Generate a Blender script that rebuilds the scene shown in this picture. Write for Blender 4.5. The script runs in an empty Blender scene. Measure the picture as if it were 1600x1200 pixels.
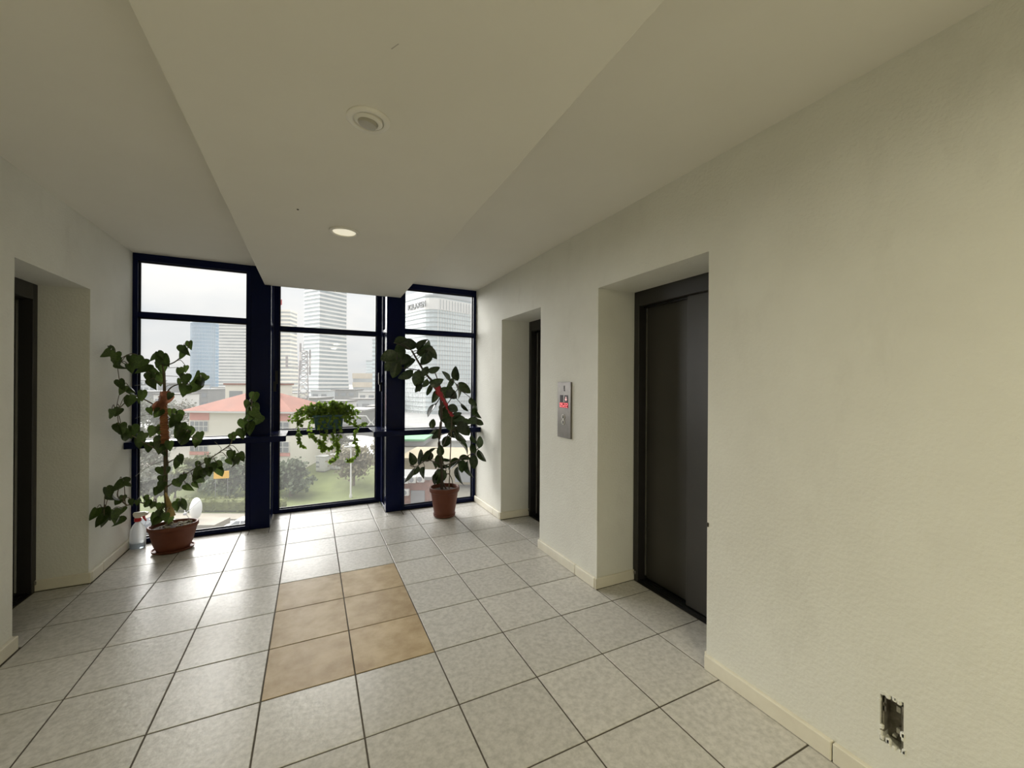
import bpy, bmesh, math, random
from mathutils import Vector, Matrix, Quaternion
rnd = random.Random(11)
PI = math.pi
T = 0.40                      # one floor tile = 0.40 m; indoor code below is written in tiles
scene = bpy.context.scene
col = scene.collection

# ------------------------------------------------------------------ camera
FPX, CAM = 639.384, Vector((0.498118, -5.365098, 3.588082)) * T
YAW, PITCH, ROLL = 0.455012, 0.000196, 0.006007
fw = Vector((math.sin(YAW) * math.cos(PITCH), math.cos(YAW) * math.cos(PITCH), math.sin(PITCH)))
rt = Vector((math.cos(YAW), -math.sin(YAW), 0))
up = rt.cross(fw)
rt, up = math.cos(ROLL) * rt + math.sin(ROLL) * up, -math.sin(ROLL) * rt + math.cos(ROLL) * up
cd = bpy.data.cameras.new('camera'); cam = bpy.data.objects.new('camera', cd); col.objects.link(cam)
cam.matrix_world = Matrix(((rt.x, up.x, -fw.x, CAM.x), (rt.y, up.y, -fw.y, CAM.y), (rt.z, up.z, -fw.z, CAM.z), (0, 0, 0, 1)))
cd.sensor_fit = 'HORIZONTAL'; cd.sensor_width = 36; cd.lens = 36 * FPX / 1600; cd.clip_start = 0.02; cd.clip_end = 3000
scene.camera = cam

# ------------------------------------------------------------------ light, sky, exposure
SKY, SUN, LAMP, EXPO = 1.0, 11.8, 19.5, 0.0
w = bpy.data.worlds.new('overcast_sky'); scene.world = w; w.use_nodes = True
nt = w.node_tree; nt.nodes.clear()
def N(t, kind, **kw):
    n = t.nodes.new(kind)
    for k, v in kw.items(): setattr(n, k, v)
    return n
tc = N(nt, 'ShaderNodeTexCoord'); sep = N(nt, 'ShaderNodeSeparateXYZ'); nt.links.new(tc.outputs['Generated'], sep.inputs[0])
grad = N(nt, 'ShaderNodeMapRange'); grad.inputs['From Min'].default_value = 0; grad.inputs['From Max'].default_value = 1
grad.inputs['To Min'].default_value = 0.72; grad.inputs['To Max'].default_value = 1.9    # overcast sky: the zenith is about 3x the horizon
nt.links.new(sep.outputs['Z'], grad.inputs['Value'])
mp = N(nt, 'ShaderNodeMapping'); mp.inputs['Scale'].default_value = (1.6, 1.6, 5.0); nt.links.new(tc.outputs['Generated'], mp.inputs['Vector'])
no = N(nt, 'ShaderNodeTexNoise'); no.inputs['Scale'].default_value = 2.2; no.inputs['Detail'].default_value = 6; nt.links.new(mp.outputs[0], no.inputs['Vector'])
cr = N(nt, 'ShaderNodeValToRGB'); cr.color_ramp.elements[0].position = 0.36; cr.color_ramp.elements[0].color = (0.80, 0.84, 0.87, 1)
cr.color_ramp.elements[1].position = 0.62; cr.color_ramp.elements[1].color = (1.0, 0.995, 0.97, 1); nt.links.new(no.outputs['Fac'], cr.inputs[0])
bg = N(nt, 'ShaderNodeBackground'); nt.links.new(cr.outputs[0], bg.inputs['Color'])
mu = N(nt, 'ShaderNodeMath', operation='MULTIPLY'); mu.inputs[1].default_value = SKY; nt.links.new(grad.outputs[0], mu.inputs[0]); nt.links.new(mu.outputs[0], bg.inputs['Strength'])
wo = N(nt, 'ShaderNodeOutputWorld'); nt.links.new(bg.outputs[0], wo.inputs[0])
sd = bpy.data.lights.new('cloudy_sun', 'SUN'); sd.energy = SUN; sd.angle = math.radians(70); sd.color = (1, 0.985, 0.95)
so = bpy.data.objects.new('cloudy_sun', sd); col.objects.link(so)
so.rotation_euler = Vector((0.50, -0.75, -0.56)).to_track_quat('-Z', 'Y').to_euler()   # bright part of the cloud deck, beyond the window
def downlamp(name, x, y, z, power, r, c=(1, 0.92, 0.62)):
    d = bpy.data.lights.new(name, 'AREA'); d.shape = 'DISK'; d.size = r * 2 * T; d.energy = power; d.color = c
    o = bpy.data.objects.new(name, d); col.objects.link(o); o.location = (x * T, y * T, z * T); return o
scene.view_settings.view_transform = 'Standard'; scene.view_settings.look = 'None'; scene.view_settings.gamma = 1
scene.view_settings.use_curve_mapping = False; scene.view_settings.exposure = EXPO
try:
    scene.cycles.use_denoising = True; scene.cycles.max_bounces = 10; scene.cycles.diffuse_bounces = 5; scene.cycles.transparent_max_bounces = 24
    scene.cycles.caustics_reflective = False; scene.cycles.caustics_refractive = False
    scene.cycles.sample_clamp_indirect = 6.0
except Exception: pass

# ------------------------------------------------------------------ materials
MATS = {}
def mat(name, c1, c2=None, scale=4.0, rough=0.6, bump=0.0, bscale=60.0, metal=0.0, emit=0.0, trans=0.0, spec=0.5, detail=4.0, vary=0.0, lo=0.35, hi=0.65, coat=0.0):
    m = bpy.data.materials.new(name); m.use_nodes = True; t = m.node_tree; b = t.nodes['Principled BSDF']
    b.inputs['Roughness'].default_value = rough; b.inputs['Metallic'].default_value = metal
    b.inputs['Specular IOR Level'].default_value = spec; b.inputs['Coat Weight'].default_value = coat
    tc = N(t, 'ShaderNodeTexCoord'); vec = tc.outputs['Object']
    oi = N(t, 'ShaderNodeObjectInfo'); ad = N(t, 'ShaderNodeVectorMath', operation='ADD'); sc_ = N(t, 'ShaderNodeVectorMath', operation='SCALE')
    cx = N(t, 'ShaderNodeCombineXYZ')
    for k in range(3): t.links.new(oi.outputs['Random'], cx.inputs[k])
    t.links.new(cx.outputs[0], sc_.inputs[0]); sc_.inputs['Scale'].default_value = 37.0
    t.links.new(vec, ad.inputs[0]); t.links.new(sc_.outputs[0], ad.inputs[1]); vec = ad.outputs[0]
    last = None
    if c2 is None: c2 = tuple(v * 0.93 for v in c1)
    no = N(t, 'ShaderNodeTexNoise'); no.inputs['Scale'].default_value = scale; no.inputs['Detail'].default_value = detail; no.inputs['Roughness'].default_value = 0.62
    t.links.new(vec, no.inputs['Vector'])
    r = N(t, 'ShaderNodeValToRGB'); r.color_ramp.elements[0].position = lo; r.color_ramp.elements[1].position = hi
    r.color_ramp.elements[0].color = (*c2, 1); r.color_ramp.elements[1].color = (*c1, 1)
    t.links.new(no.outputs['Fac'], r.inputs[0]); last = r.outputs[0]
    if vary:
        hs = N(t, 'ShaderNodeHueSaturation'); mr = N(t, 'ShaderNodeMapRange')
        mr.inputs['To Min'].default_value = 1 - vary; mr.inputs['To Max'].default_value = 1 + vary
        t.links.new(oi.outputs['Random'], mr.inputs['Value']); t.links.new(mr.outputs[0], hs.inputs['Value']); t.links.new(last, hs.inputs['Color']); last = hs.outputs[0]
    t.links.new(last, b.inputs['Base Color'])
    if bump:
        n2 = N(t, 'ShaderNodeTexNoise'); n2.inputs['Scale'].default_value = bscale; n2.inputs['Detail'].default_value = 3; t.links.new(vec, n2.inputs['Vector'])
        bm = N(t, 'ShaderNodeBump'); bm.inputs['Strength'].default_value = bump; bm.inputs['Distance'].default_value = 0.01
        t.links.new(n2.outputs['Fac'], bm.inputs['Height']); t.links.new(bm.outputs[0], b.inputs['Normal'])
    if emit: b.inputs['Emission Color'].default_value = (*c1, 1); b.inputs['Emission Strength'].default_value = emit
    if trans:
        tr = N(t, 'ShaderNodeBsdfTranslucent'); t.links.new(last, tr.inputs[0]); mx = N(t, 'ShaderNodeMixShader'); mx.inputs[0].default_value = trans
        t.links.new(b.outputs[0], mx.inputs[1]); t.links.new(tr.outputs[0], mx.inputs[2])
        t.links.new(mx.outputs[0], t.nodes['Material Output'].inputs[0])
    MATS[name] = m; return m
def glass_mat(name, tint=(1, 1, 1), dust=0.04, veilc=(0.9, 0.9, 0.88), opaque=0.0):
    m = bpy.data.materials.new(name); m.use_nodes = True; t = m.node_tree; t.nodes.clear()
    tp = N(t, 'ShaderNodeBsdfTransparent'); tp.inputs[0].default_value = (*tint, 1)
    gl = N(t, 'ShaderNodeBsdfGlossy'); gl.inputs['Roughness'].default_value = 0.02
    fr = N(t, 'ShaderNodeFresnel'); fr.inputs['IOR'].default_value = 1.25
    m1 = N(t, 'ShaderNodeMixShader'); t.links.new(fr.outputs[0], m1.inputs[0]); t.links.new(tp.outputs[0], m1.inputs[1]); t.links.new(gl.outputs[0], m1.inputs[2])
    df = N(t, 'ShaderNodeBsdfTranslucent'); df.inputs[0].default_value = (*veilc, 1)
    tc = N(t, 'ShaderNodeTexCoord'); no = N(t, 'ShaderNodeTexNoise'); no.inputs['Scale'].default_value = 3; no.inputs['Detail'].default_value = 5; t.links.new(tc.outputs['Object'], no.inputs['Vector'])
    mr = N(t, 'ShaderNodeMapRange'); mr.inputs['To Min'].default_value = dust * 0.6; mr.inputs['To Max'].default_value = dust * 1.4; t.links.new(no.outputs['Fac'], mr.inputs['Value'])
    m2 = N(t, 'ShaderNodeMixShader'); t.links.new(mr.outputs[0], m2.inputs[0]); t.links.new(m1.outputs[0], m2.inputs[1]); t.links.new(df.outputs[0], m2.inputs[2])
    o = N(t, 'ShaderNodeOutputMaterial'); t.links.new(m2.outputs[0], o.inputs[0]); MATS[name] = m; return m

mat('plaster', (0.79, 0.79, 0.735), (0.73, 0.725, 0.67), scale=1.3, rough=0.85, bump=0.28, bscale=70, spec=0.2)
# grime with a shape of its own: scuffs and streaks on the wall paint
pm = MATS['plaster'].node_tree; pb = pm.nodes['Principled BSDF']; src = pb.inputs['Base Color'].links[0].from_socket
tg = N(pm, 'ShaderNodeTexCoord'); mg = N(pm, 'ShaderNodeMapping'); mg.inputs['Scale'].default_value = (2.6, 2.6, 1.1); pm.links.new(tg.outputs['Object'], mg.inputs['Vector'])
ng = N(pm, 'ShaderNodeTexNoise'); ng.inputs['Scale'].default_value = 2.0; ng.inputs['Detail'].default_value = 9; ng.inputs['Roughness'].default_value = 0.68; pm.links.new(mg.outputs[0], ng.inputs['Vector'])
rg = N(pm, 'ShaderNodeMapRange'); rg.inputs['From Min'].default_value = 0.55; rg.inputs['From Max'].default_value = 0.85; rg.inputs['To Max'].default_value = 0.20; pm.links.new(ng.outputs['Fac'], rg.inputs['Value'])
xg = N(pm, 'ShaderNodeMixRGB'); xg.inputs[2].default_value = (0.40, 0.38, 0.33, 1); pm.links.new(rg.outputs[0], xg.inputs[0]); pm.links.new(src, xg.inputs[1]); pm.links.new(xg.outputs[0], pb.inputs['Base Color'])
mat('ceiling_paint', (0.79, 0.77, 0.71), (0.76, 0.74, 0.68), scale=1.0, rough=0.9, bump=0.05, bscale=30, spec=0.15)
mat('grey_tile', (0.62, 0.60, 0.56), (0.475, 0.46, 0.425), scale=42, rough=0.27, bump=0.12, bscale=40, vary=0.05, detail=9, lo=0.34, hi=0.62, spec=0.20)
mat('brown_tile', (0.55, 0.435, 0.275), (0.39, 0.285, 0.165), scale=7, rough=0.36, bump=0.08, bscale=26, vary=0.06, detail=7, spec=0.12)
mat('grout', (0.10, 0.085, 0.065), (0.07, 0.06, 0.045), scale=20, rough=0.9)
mat('skirting', (0.80, 0.765, 0.65), (0.74, 0.70, 0.59), scale=6, rough=0.35, vary=0.04)
mat('navy_metal', (0.004, 0.007, 0.040), (0.003, 0.006, 0.032), scale=3, rough=0.20, spec=0.10)
mat('black_metal', (0.011, 0.010, 0.010), scale=3, rough=0.35, spec=0.25)
mat('door_paint', (0.045, 0.041, 0.036), (0.038, 0.035, 0.031), scale=2, rough=0.42, bump=0.02, bscale=200, spec=0.5)
mat('frame_paint', (0.020, 0.018, 0.017), scale=2, rough=0.45)
mat('button_ring', (0.72, 0.70, 0.66), scale=5, rough=0.35, metal=0.2)
mat('steel', (0.20, 0.187, 0.17), (0.16, 0.15, 0.138), scale=14, rough=0.38, metal=0.6, spec=0.3)
mat('chrome', (0.8, 0.8, 0.78), scale=5, rough=0.15, metal=1.0)
mat('galvanised', (0.30, 0.28, 0.24), (0.16, 0.145, 0.115), scale=25, rough=0.5, metal=0.6)
mat('dark_screen', (0.02, 0.008, 0.012), scale=5, rough=0.3, spec=0.15)
mat('red_screen', (0.16, 0.002, 0.010), scale=5, rough=0.5, emit=0.8, spec=0.05)
mat('red_digit', (0.95, 0.30, 0.32), scale=5, rough=0.5, emit=0.8, spec=0.1)
mat('pink_arrow', (0.9, 0.50, 0.50), scale=5, rough=0.5, emit=0.7)
mat('ink', (0.05, 0.045, 0.04), scale=5, rough=0.6)
mat('white_plastic', (0.80, 0.78, 0.72), scale=4, rough=0.35)
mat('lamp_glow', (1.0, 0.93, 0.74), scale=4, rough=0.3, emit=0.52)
mat('lamp_on', (1.0, 0.92, 0.72), scale=4, rough=0.3, emit=6.0)
mat('lamp_grey', (0.42, 0.40, 0.35), scale=6, rough=0.3)
mat('terracotta', (0.155, 0.052, 0.030), (0.125, 0.040, 0.022), scale=6, rough=0.5, spec=0.25)
mat('soil', (0.05, 0.032, 0.02), (0.022, 0.014, 0.009), scale=40, rough=0.95, bump=0.8, bscale=60)
mat('soil_litter', (0.30, 0.27, 0.18), (0.10, 0.09, 0.05), scale=20, rough=0.9)
mat('leaf', (0.062, 0.095, 0.018), (0.022, 0.042, 0.010), scale=10, rough=0.38, trans=0.30, vary=0.35, spec=0.4)
mat('leaf_vein', (0.16, 0.22, 0.06), scale=10, rough=0.5)
mat('rubber_leaf', (0.036, 0.056, 0.018), (0.017, 0.030, 0.011), scale=8, rough=0.25, trans=0.16, vary=0.35, spec=0.5)
mat('ivy_leaf', (0.28, 0.42, 0.05), (0.09, 0.17, 0.025), scale=18, rough=0.45, trans=0.42)
mat('stem', (0.13, 0.10, 0.05), (0.08, 0.06, 0.03), scale=20, rough=0.7)
mat('stem_dark', (0.06, 0.045, 0.03), scale=20, rough=0.7)
mat('string', (0.25, 0.25, 0.22), scale=20, rough=0.8)
mat('coir_wrap', (0.50, 0.22, 0.095), (0.33, 0.13, 0.055), scale=16, rough=0.9, bump=0.5, bscale=90)
mat('straw', (0.50, 0.36, 0.14), (0.36, 0.24, 0.09), scale=20, rough=0.8)
mat('dry_leaf', (0.38, 0.17, 0.10), (0.28, 0.11, 0.06), scale=14, rough=0.8, trans=0.25)
mat('red_tape', (0.45, 0.02, 0.03), (0.33, 0.012, 0.02), scale=10, rough=0.4)
mat('teal_plastic', (0.007, 0.075, 0.10), scale=6, rough=0.35)
mat('red_plastic', (0.55, 0.02, 0.025), scale=6, rough=0.3)
glass_mat('window_glass', dust=0.032)  # whitish share mixed into the panes imitates the haze outdoors
glass_mat('bottle_plastic', tint=(0.86, 0.87, 0.86), dust=0.34)
glass_mat('bottle_water', tint=(0.75, 0.80, 0.84), dust=0.10)

# ------------------------------------------------------------------ mesh building
class MB:
    """collects shapes and links them as ONE mesh object; k scales the coordinates (tiles -> metres by default)"""
    def __init__(s, k=T, off=(0, 0, 0)): s.v, s.f, s.m, s.k, s.cur, s.off = [], [], [], k, 0, off
    def add(s, vs, fs):
        o = len(s.v); s.v += [tuple((c - d) * s.k for c, d in zip(p, s.off)) for p in vs]; s.f += [tuple(i + o for i in q) for q in fs]; s.m += [s.cur] * len(fs); return s
    def box(s, x0, y0, z0, x1, y1, z1):
        if x0 > x1: x0, x1 = x1, x0
        if y0 > y1: y0, y1 = y1, y0
        if z0 > z1: z0, z1 = z1, z0
        return s.add([(x0, y0, z0), (x1, y0, z0), (x1, y1, z0), (x0, y1, z0), (x0, y0, z1), (x1, y0, z1), (x1, y1, z1), (x0, y1, z1)],
                     [(0, 3, 2, 1), (4, 5, 6, 7), (0, 1, 5, 4), (1, 2, 6, 5), (2, 3, 7, 6), (3, 0, 4, 7)])
    def cbox(s, x0, y0, z0, x1, y1, z1, c):        # box with every edge chamfered by c
        X, Y, Z = (x0, x1), (y0, y1), (z0, z1); vs = []; idx = {}
        for i in (0, 1):
            for j in (0, 1):
                for k in (0, 1):
                    sx, sy, sz = (c if i == 0 else -c), (c if j == 0 else -c), (c if k == 0 else -c)
                    for a, p in enumerate(((X[i], Y[j] + sy, Z[k] + sz), (X[i] + sx, Y[j], Z[k] + sz), (X[i] + sx, Y[j] + sy, Z[k]))):
                        idx[i, j, k, a] = len(vs); vs.append(p)
        fs = []
        for i in (0, 1):
            q = [idx[i, 0, 0, 0], idx[i, 1, 0, 0], idx[i, 1, 1, 0], idx[i, 0, 1, 0]]; fs.append(tuple(q if i else q[::-1]))
            q = [idx[0, i, 0, 1], idx[1, i, 0, 1], idx[1, i, 1, 1], idx[0, i, 1, 1]]; fs.append(tuple(q[::-1] if i else q))
            q = [idx[0, 0, i, 2], idx[1, 0, i, 2], idx[1, 1, i, 2], idx[0, 1, i, 2]]; fs.append(tuple(q if i else q[::-1]))
        for a in (0, 1):
            for b in (0, 1):
                fs.append((idx[a, b, 0, 0], idx[a, b, 1, 0], idx[a, b, 1, 1], idx[a, b, 0, 1]))
                fs.append((idx[a, 0, b, 0], idx[a, 1, b, 0], idx[a, 1, b, 2], idx[a, 0, b, 2]))
                fs.append((idx[0, a, b, 1], idx[1, a, b, 1], idx[1, a, b, 2], idx[0, a, b, 2]))
                for d in (0, 1): fs.append((idx[a, b, d, 0], idx[a, b, d, 1], idx[a, b, d, 2]))
        return s.add(vs, fs)
    def prism(s, poly, z0, z1):                    # polygon in xy, extruded in z
        n = len(poly)
        return s.add([(x, y, z0) for x, y in poly] + [(x, y, z1) for x, y in poly],
                     [tuple(range(n))[::-1], tuple(range(n, 2 * n))] + [(i, (i + 1) % n, n + (i + 1) % n, n + i) for i in range(n)])
    def loft(s, rings, close=True):
        n = len(rings[0]); vs = [p for r in rings for p in r]; fs = []
        for a in range(len(rings) - 1):
            for i in range(n): j = (i + 1) % n; fs.append((a * n + i, a * n + j, (a + 1) * n + j, (a + 1) * n + i))
        if close: fs += [tuple(range(n))[::-1], tuple(range((len(rings) - 1) * n, len(rings) * n))]
        return s.add(vs, fs)
    def lathe(s, prof, cx=0, cy=0, n=32, ex=1.0, ey=1.0, close=True, rot=0.0):
        rings = []
        for r, z in prof:
            ring = []
            for i in range(n):
                a = 2 * PI * i / n; x, y = r * ex * math.cos(a), r * ey * math.sin(a)
                ring.append((cx + x * math.cos(rot) - y * math.sin(rot), cy + x * math.sin(rot) + y * math.cos(rot), z))
            rings.append(ring)
        return s.loft(rings, close)
    def tube(s, pts, r, n=6, r1=None):
        pts = [Vector(p[:3]) for p in pts]; rings = []
        for i, p in enumerate(pts):
            d = (pts[min(i + 1, len(pts) - 1)] - pts[max(i - 1, 0)]).normalized()
            a = d.cross(Vector((0, 0, 1)))
            if a.length < 0.05: a = d.cross(Vector((1, 0, 0)))
            a.normalize(); b = d.cross(a)
            rr = r if r1 is None else r + (r1 - r) * i / max(1, len(pts) - 1)
            rings.append([tuple(p + a * (rr * math.cos(2 * PI * k / n)) + b * (rr * math.sin(2 * PI * k / n))) for k in range(n)])
        return s.loft(rings)
    def build(s, name, mats, parent=None, smooth=False, bevel=0, loc=None, fix=False):
        me = bpy.data.meshes.new(name); me.from_pydata(s.v, [], s.f)
        if isinstance(mats, str): mats = [mats]
        for m in mats: me.materials.append(MATS[m])
        if len(mats) > 1: me.polygons.foreach_set('material_index', s.m)
        if fix:
            b = bmesh.new(); b.from_mesh(me); bmesh.ops.recalc_face_normals(b, faces=b.faces); b.to_mesh(me); b.free()
        me.update()
        if smooth: me.polygons.foreach_set('use_smooth', [True] * len(me.polygons))
        if smooth == 'auto':
            try: me.set_sharp_from_angle(angle=math.radians(40))
            except Exception: pass
        o = bpy.data.objects.new(name, me); col.objects.link(o)
        if parent is not None:
            o.parent = parent
        if loc is not None: o.location = loc
        if bevel:
            md = o.modifiers.new('edge', 'BEVEL'); md.width = bevel; md.segments = 2; md.limit_method = 'ANGLE'
        return o
def tag(o, label=None, cat=None, group=None, kind=None):
    if label: o['label'] = label
    if cat: o['category'] = cat
    if group: o['group'] = group
    if kind: o['kind'] = kind
    return o
def empty(name, loc=(0, 0, 0), label=None, cat=None, group=None, kind=None):
    o = bpy.data.objects.new(name, None); col.objects.link(o); o.location = loc; o.empty_display_size = 0.1
    return tag(o, label, cat, group, kind)
def structure(o): o['kind'] = 'structure'; return o
def smooth_path(pts, n=5):
    P = [Vector(p[:3]) for p in pts]
    if len(P) < 3: return P
    out = []
    for i in range(len(P) - 1):
        a, b, c, d = P[max(i - 1, 0)], P[i], P[i + 1], P[min(i + 2, len(P) - 1)]
        for k in range(n):
            t = k / n; out.append(0.5 * ((2 * b) + (c - a) * t + (2 * a - 5 * b + 4 * c - d) * t * t + (3 * b - a - 3 * c + d) * t ** 3))
    out.append(P[-1]); return out

# plant geometry measured in tiles: leaf centre x, y, z and length; stems as polylines
LEFT_LEAVES = [(-2.80,4.38,4.08,0.19),(-2.80,4.75,4.02,0.23),(-2.80,5.04,3.87,0.21),(-2.80,4.86,3.96,0.18),(-2.80,5.47,3.85,0.22),(-2.79,5.52,4.01,0.20),(-2.62,5.33,3.96,0.23),(-2.64,5.60,3.86,0.24),(-2.80,4.53,4.14,0.16),(-2.46,5.56,4.08,0.24),(-2.28,5.34,4.12,0.22),(-2.32,5.35,3.99,0.26),(-2.27,5.55,4.03,0.23),(-2.39,5.80,3.89,0.27),(-1.89,5.37,4.25,0.24),(-1.95,5.43,4.18,0.22),(-1.89,5.68,4.38,0.21),(-2.56,5.87,3.82,0.26),(-2.54,5.65,3.65,0.25),(-2.47,5.54,3.52,0.23),(-2.46,5.89,3.63,0.28),(-1.97,5.33,3.79,0.20),(-1.98,5.82,3.87,0.14),(-2.01,5.47,3.55,0.23),(-1.89,5.39,3.63,0.22),(-1.91,5.37,3.40,0.24),(-1.77,5.49,3.47,0.26),(-1.77,5.79,3.69,0.23),(-1.64,5.41,3.58,0.22),(-1.63,5.65,3.66,0.18),(-2.80,5.01,3.52,0.22),(-2.80,5.07,3.42,0.17),(-2.80,5.48,3.36,0.25),(-2.78,5.34,3.19,0.24),(-2.74,5.34,3.42,0.19),(-2.60,5.42,3.30,0.23),(-2.75,5.71,3.22,0.16),(-2.80,4.63,2.99,0.18),(-2.80,4.85,3.01,0.17),(-2.54,5.65,2.97,0.16),(-2.40,5.57,2.92,0.24),(-2.17,5.48,3.28,0.15),(-2.20,5.78,2.88,0.23),(-2.09,5.72,2.83,0.25),(-2.09,5.45,2.77,0.24),(-2.18,5.64,2.70,0.19),(-2.49,5.62,2.54,0.21),(-2.42,5.83,2.54,0.19),(-2.42,5.74,2.62,0.16),(-2.01,5.47,2.58,0.27),(-1.99,5.89,2.42,0.31),(-1.92,5.37,2.37,0.28),(-2.07,5.55,2.49,0.23),(-1.94,5.75,2.52,0.25),(-1.97,5.39,2.42,0.27),(-2.80,5.06,2.68,0.21),(-2.80,5.30,2.55,0.25),(-2.80,4.94,2.67,0.21),(-2.80,5.63,2.57,0.24),(-2.80,5.24,2.48,0.19),(-2.76,5.83,2.30,0.27),(-2.64,5.49,2.44,0.22),(-2.57,5.72,2.20,0.22),(-2.39,5.66,2.30,0.27),(-2.36,5.65,2.19,0.23),(-2.20,5.57,2.22,0.23),(-2.33,5.80,2.31,0.22),(-1.78,5.87,2.27,0.28),(-1.67,5.58,2.40,0.21),(-0.69,5.70,3.23,0.24),(-0.79,5.34,3.07,0.24),(-0.66,5.72,2.96,0.31),(-0.80,5.69,2.79,0.31),(-0.70,5.90,2.68,0.31),(-0.89,5.79,2.61,0.27),(-0.75,5.47,2.55,0.27),(-0.90,5.53,2.43,0.24),(-1.09,5.70,2.35,0.19),(-0.59,5.31,2.87,0.27),(-0.71,5.58,2.89,0.29),(-0.79,5.40,2.59,0.24),(-2.02,5.37,1.89,0.21),(-1.94,5.34,1.96,0.19),(-2.38,5.76,1.67,0.18),(-2.16,5.38,1.76,0.13),(-2.28,5.45,1.55,0.19),(-2.26,5.53,2.07,0.12),(-1.75,5.82,1.72,0.18),(-1.50,5.35,1.87,0.18),(-1.10,5.57,1.93,0.23),(-1.07,5.63,1.77,0.24),(-0.94,5.83,1.86,0.22),(-1.03,5.79,1.80,0.19),(-1.16,5.82,1.77,0.17),(-1.70,5.47,1.60,0.26),(-1.65,5.55,1.47,0.25),(-1.44,5.52,1.71,0.24),(-1.37,5.83,1.70,0.20),(-1.35,5.87,1.55,0.22),(-1.57,5.39,1.63,0.23),(-1.48,5.41,1.65,0.22),(-1.71,5.44,1.39,0.18),(-1.94,5.44,1.54,0.20),(-2.05,5.59,1.43,0.20),(-1.87,5.65,1.30,0.18),(-2.38,5.46,1.31,0.21),(-2.26,5.30,1.45,0.18),(-2.34,5.55,1.32,0.15),(-2.80,4.90,1.60,0.22),(-2.80,5.13,1.60,0.21),(-2.80,5.44,1.50,0.16),(-2.80,4.52,1.57,0.22),(-2.80,4.73,1.42,0.20),(-2.80,4.85,1.30,0.14),(-2.80,5.14,1.30,0.15),(-2.80,3.94,1.34,0.21),(-2.80,4.17,1.16,0.21),(-2.80,4.42,1.20,0.23),(-2.80,4.32,1.07,0.18),(-2.80,4.79,1.05,0.24),(-2.80,4.91,0.92,0.21),(-2.80,5.05,1.05,0.23),(-2.50,5.36,1.10,0.20),(-2.60,5.68,1.13,0.17),(-2.41,5.34,1.07,0.16),(-2.74,5.34,1.16,0.13),(-2.67,5.43,1.13,0.12),(-2.40,5.40,0.79,0.24),(-2.33,5.50,0.96,0.17),(-2.28,5.33,0.88,0.17),(-2.19,5.30,0.79,0.21),(-2.02,5.39,0.98,0.21),(-1.89,5.36,1.00,0.23),(-2.01,5.52,1.02,0.19),(-2.34,5.32,0.73,0.18),(-2.26,5.82,0.59,0.18)]
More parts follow.
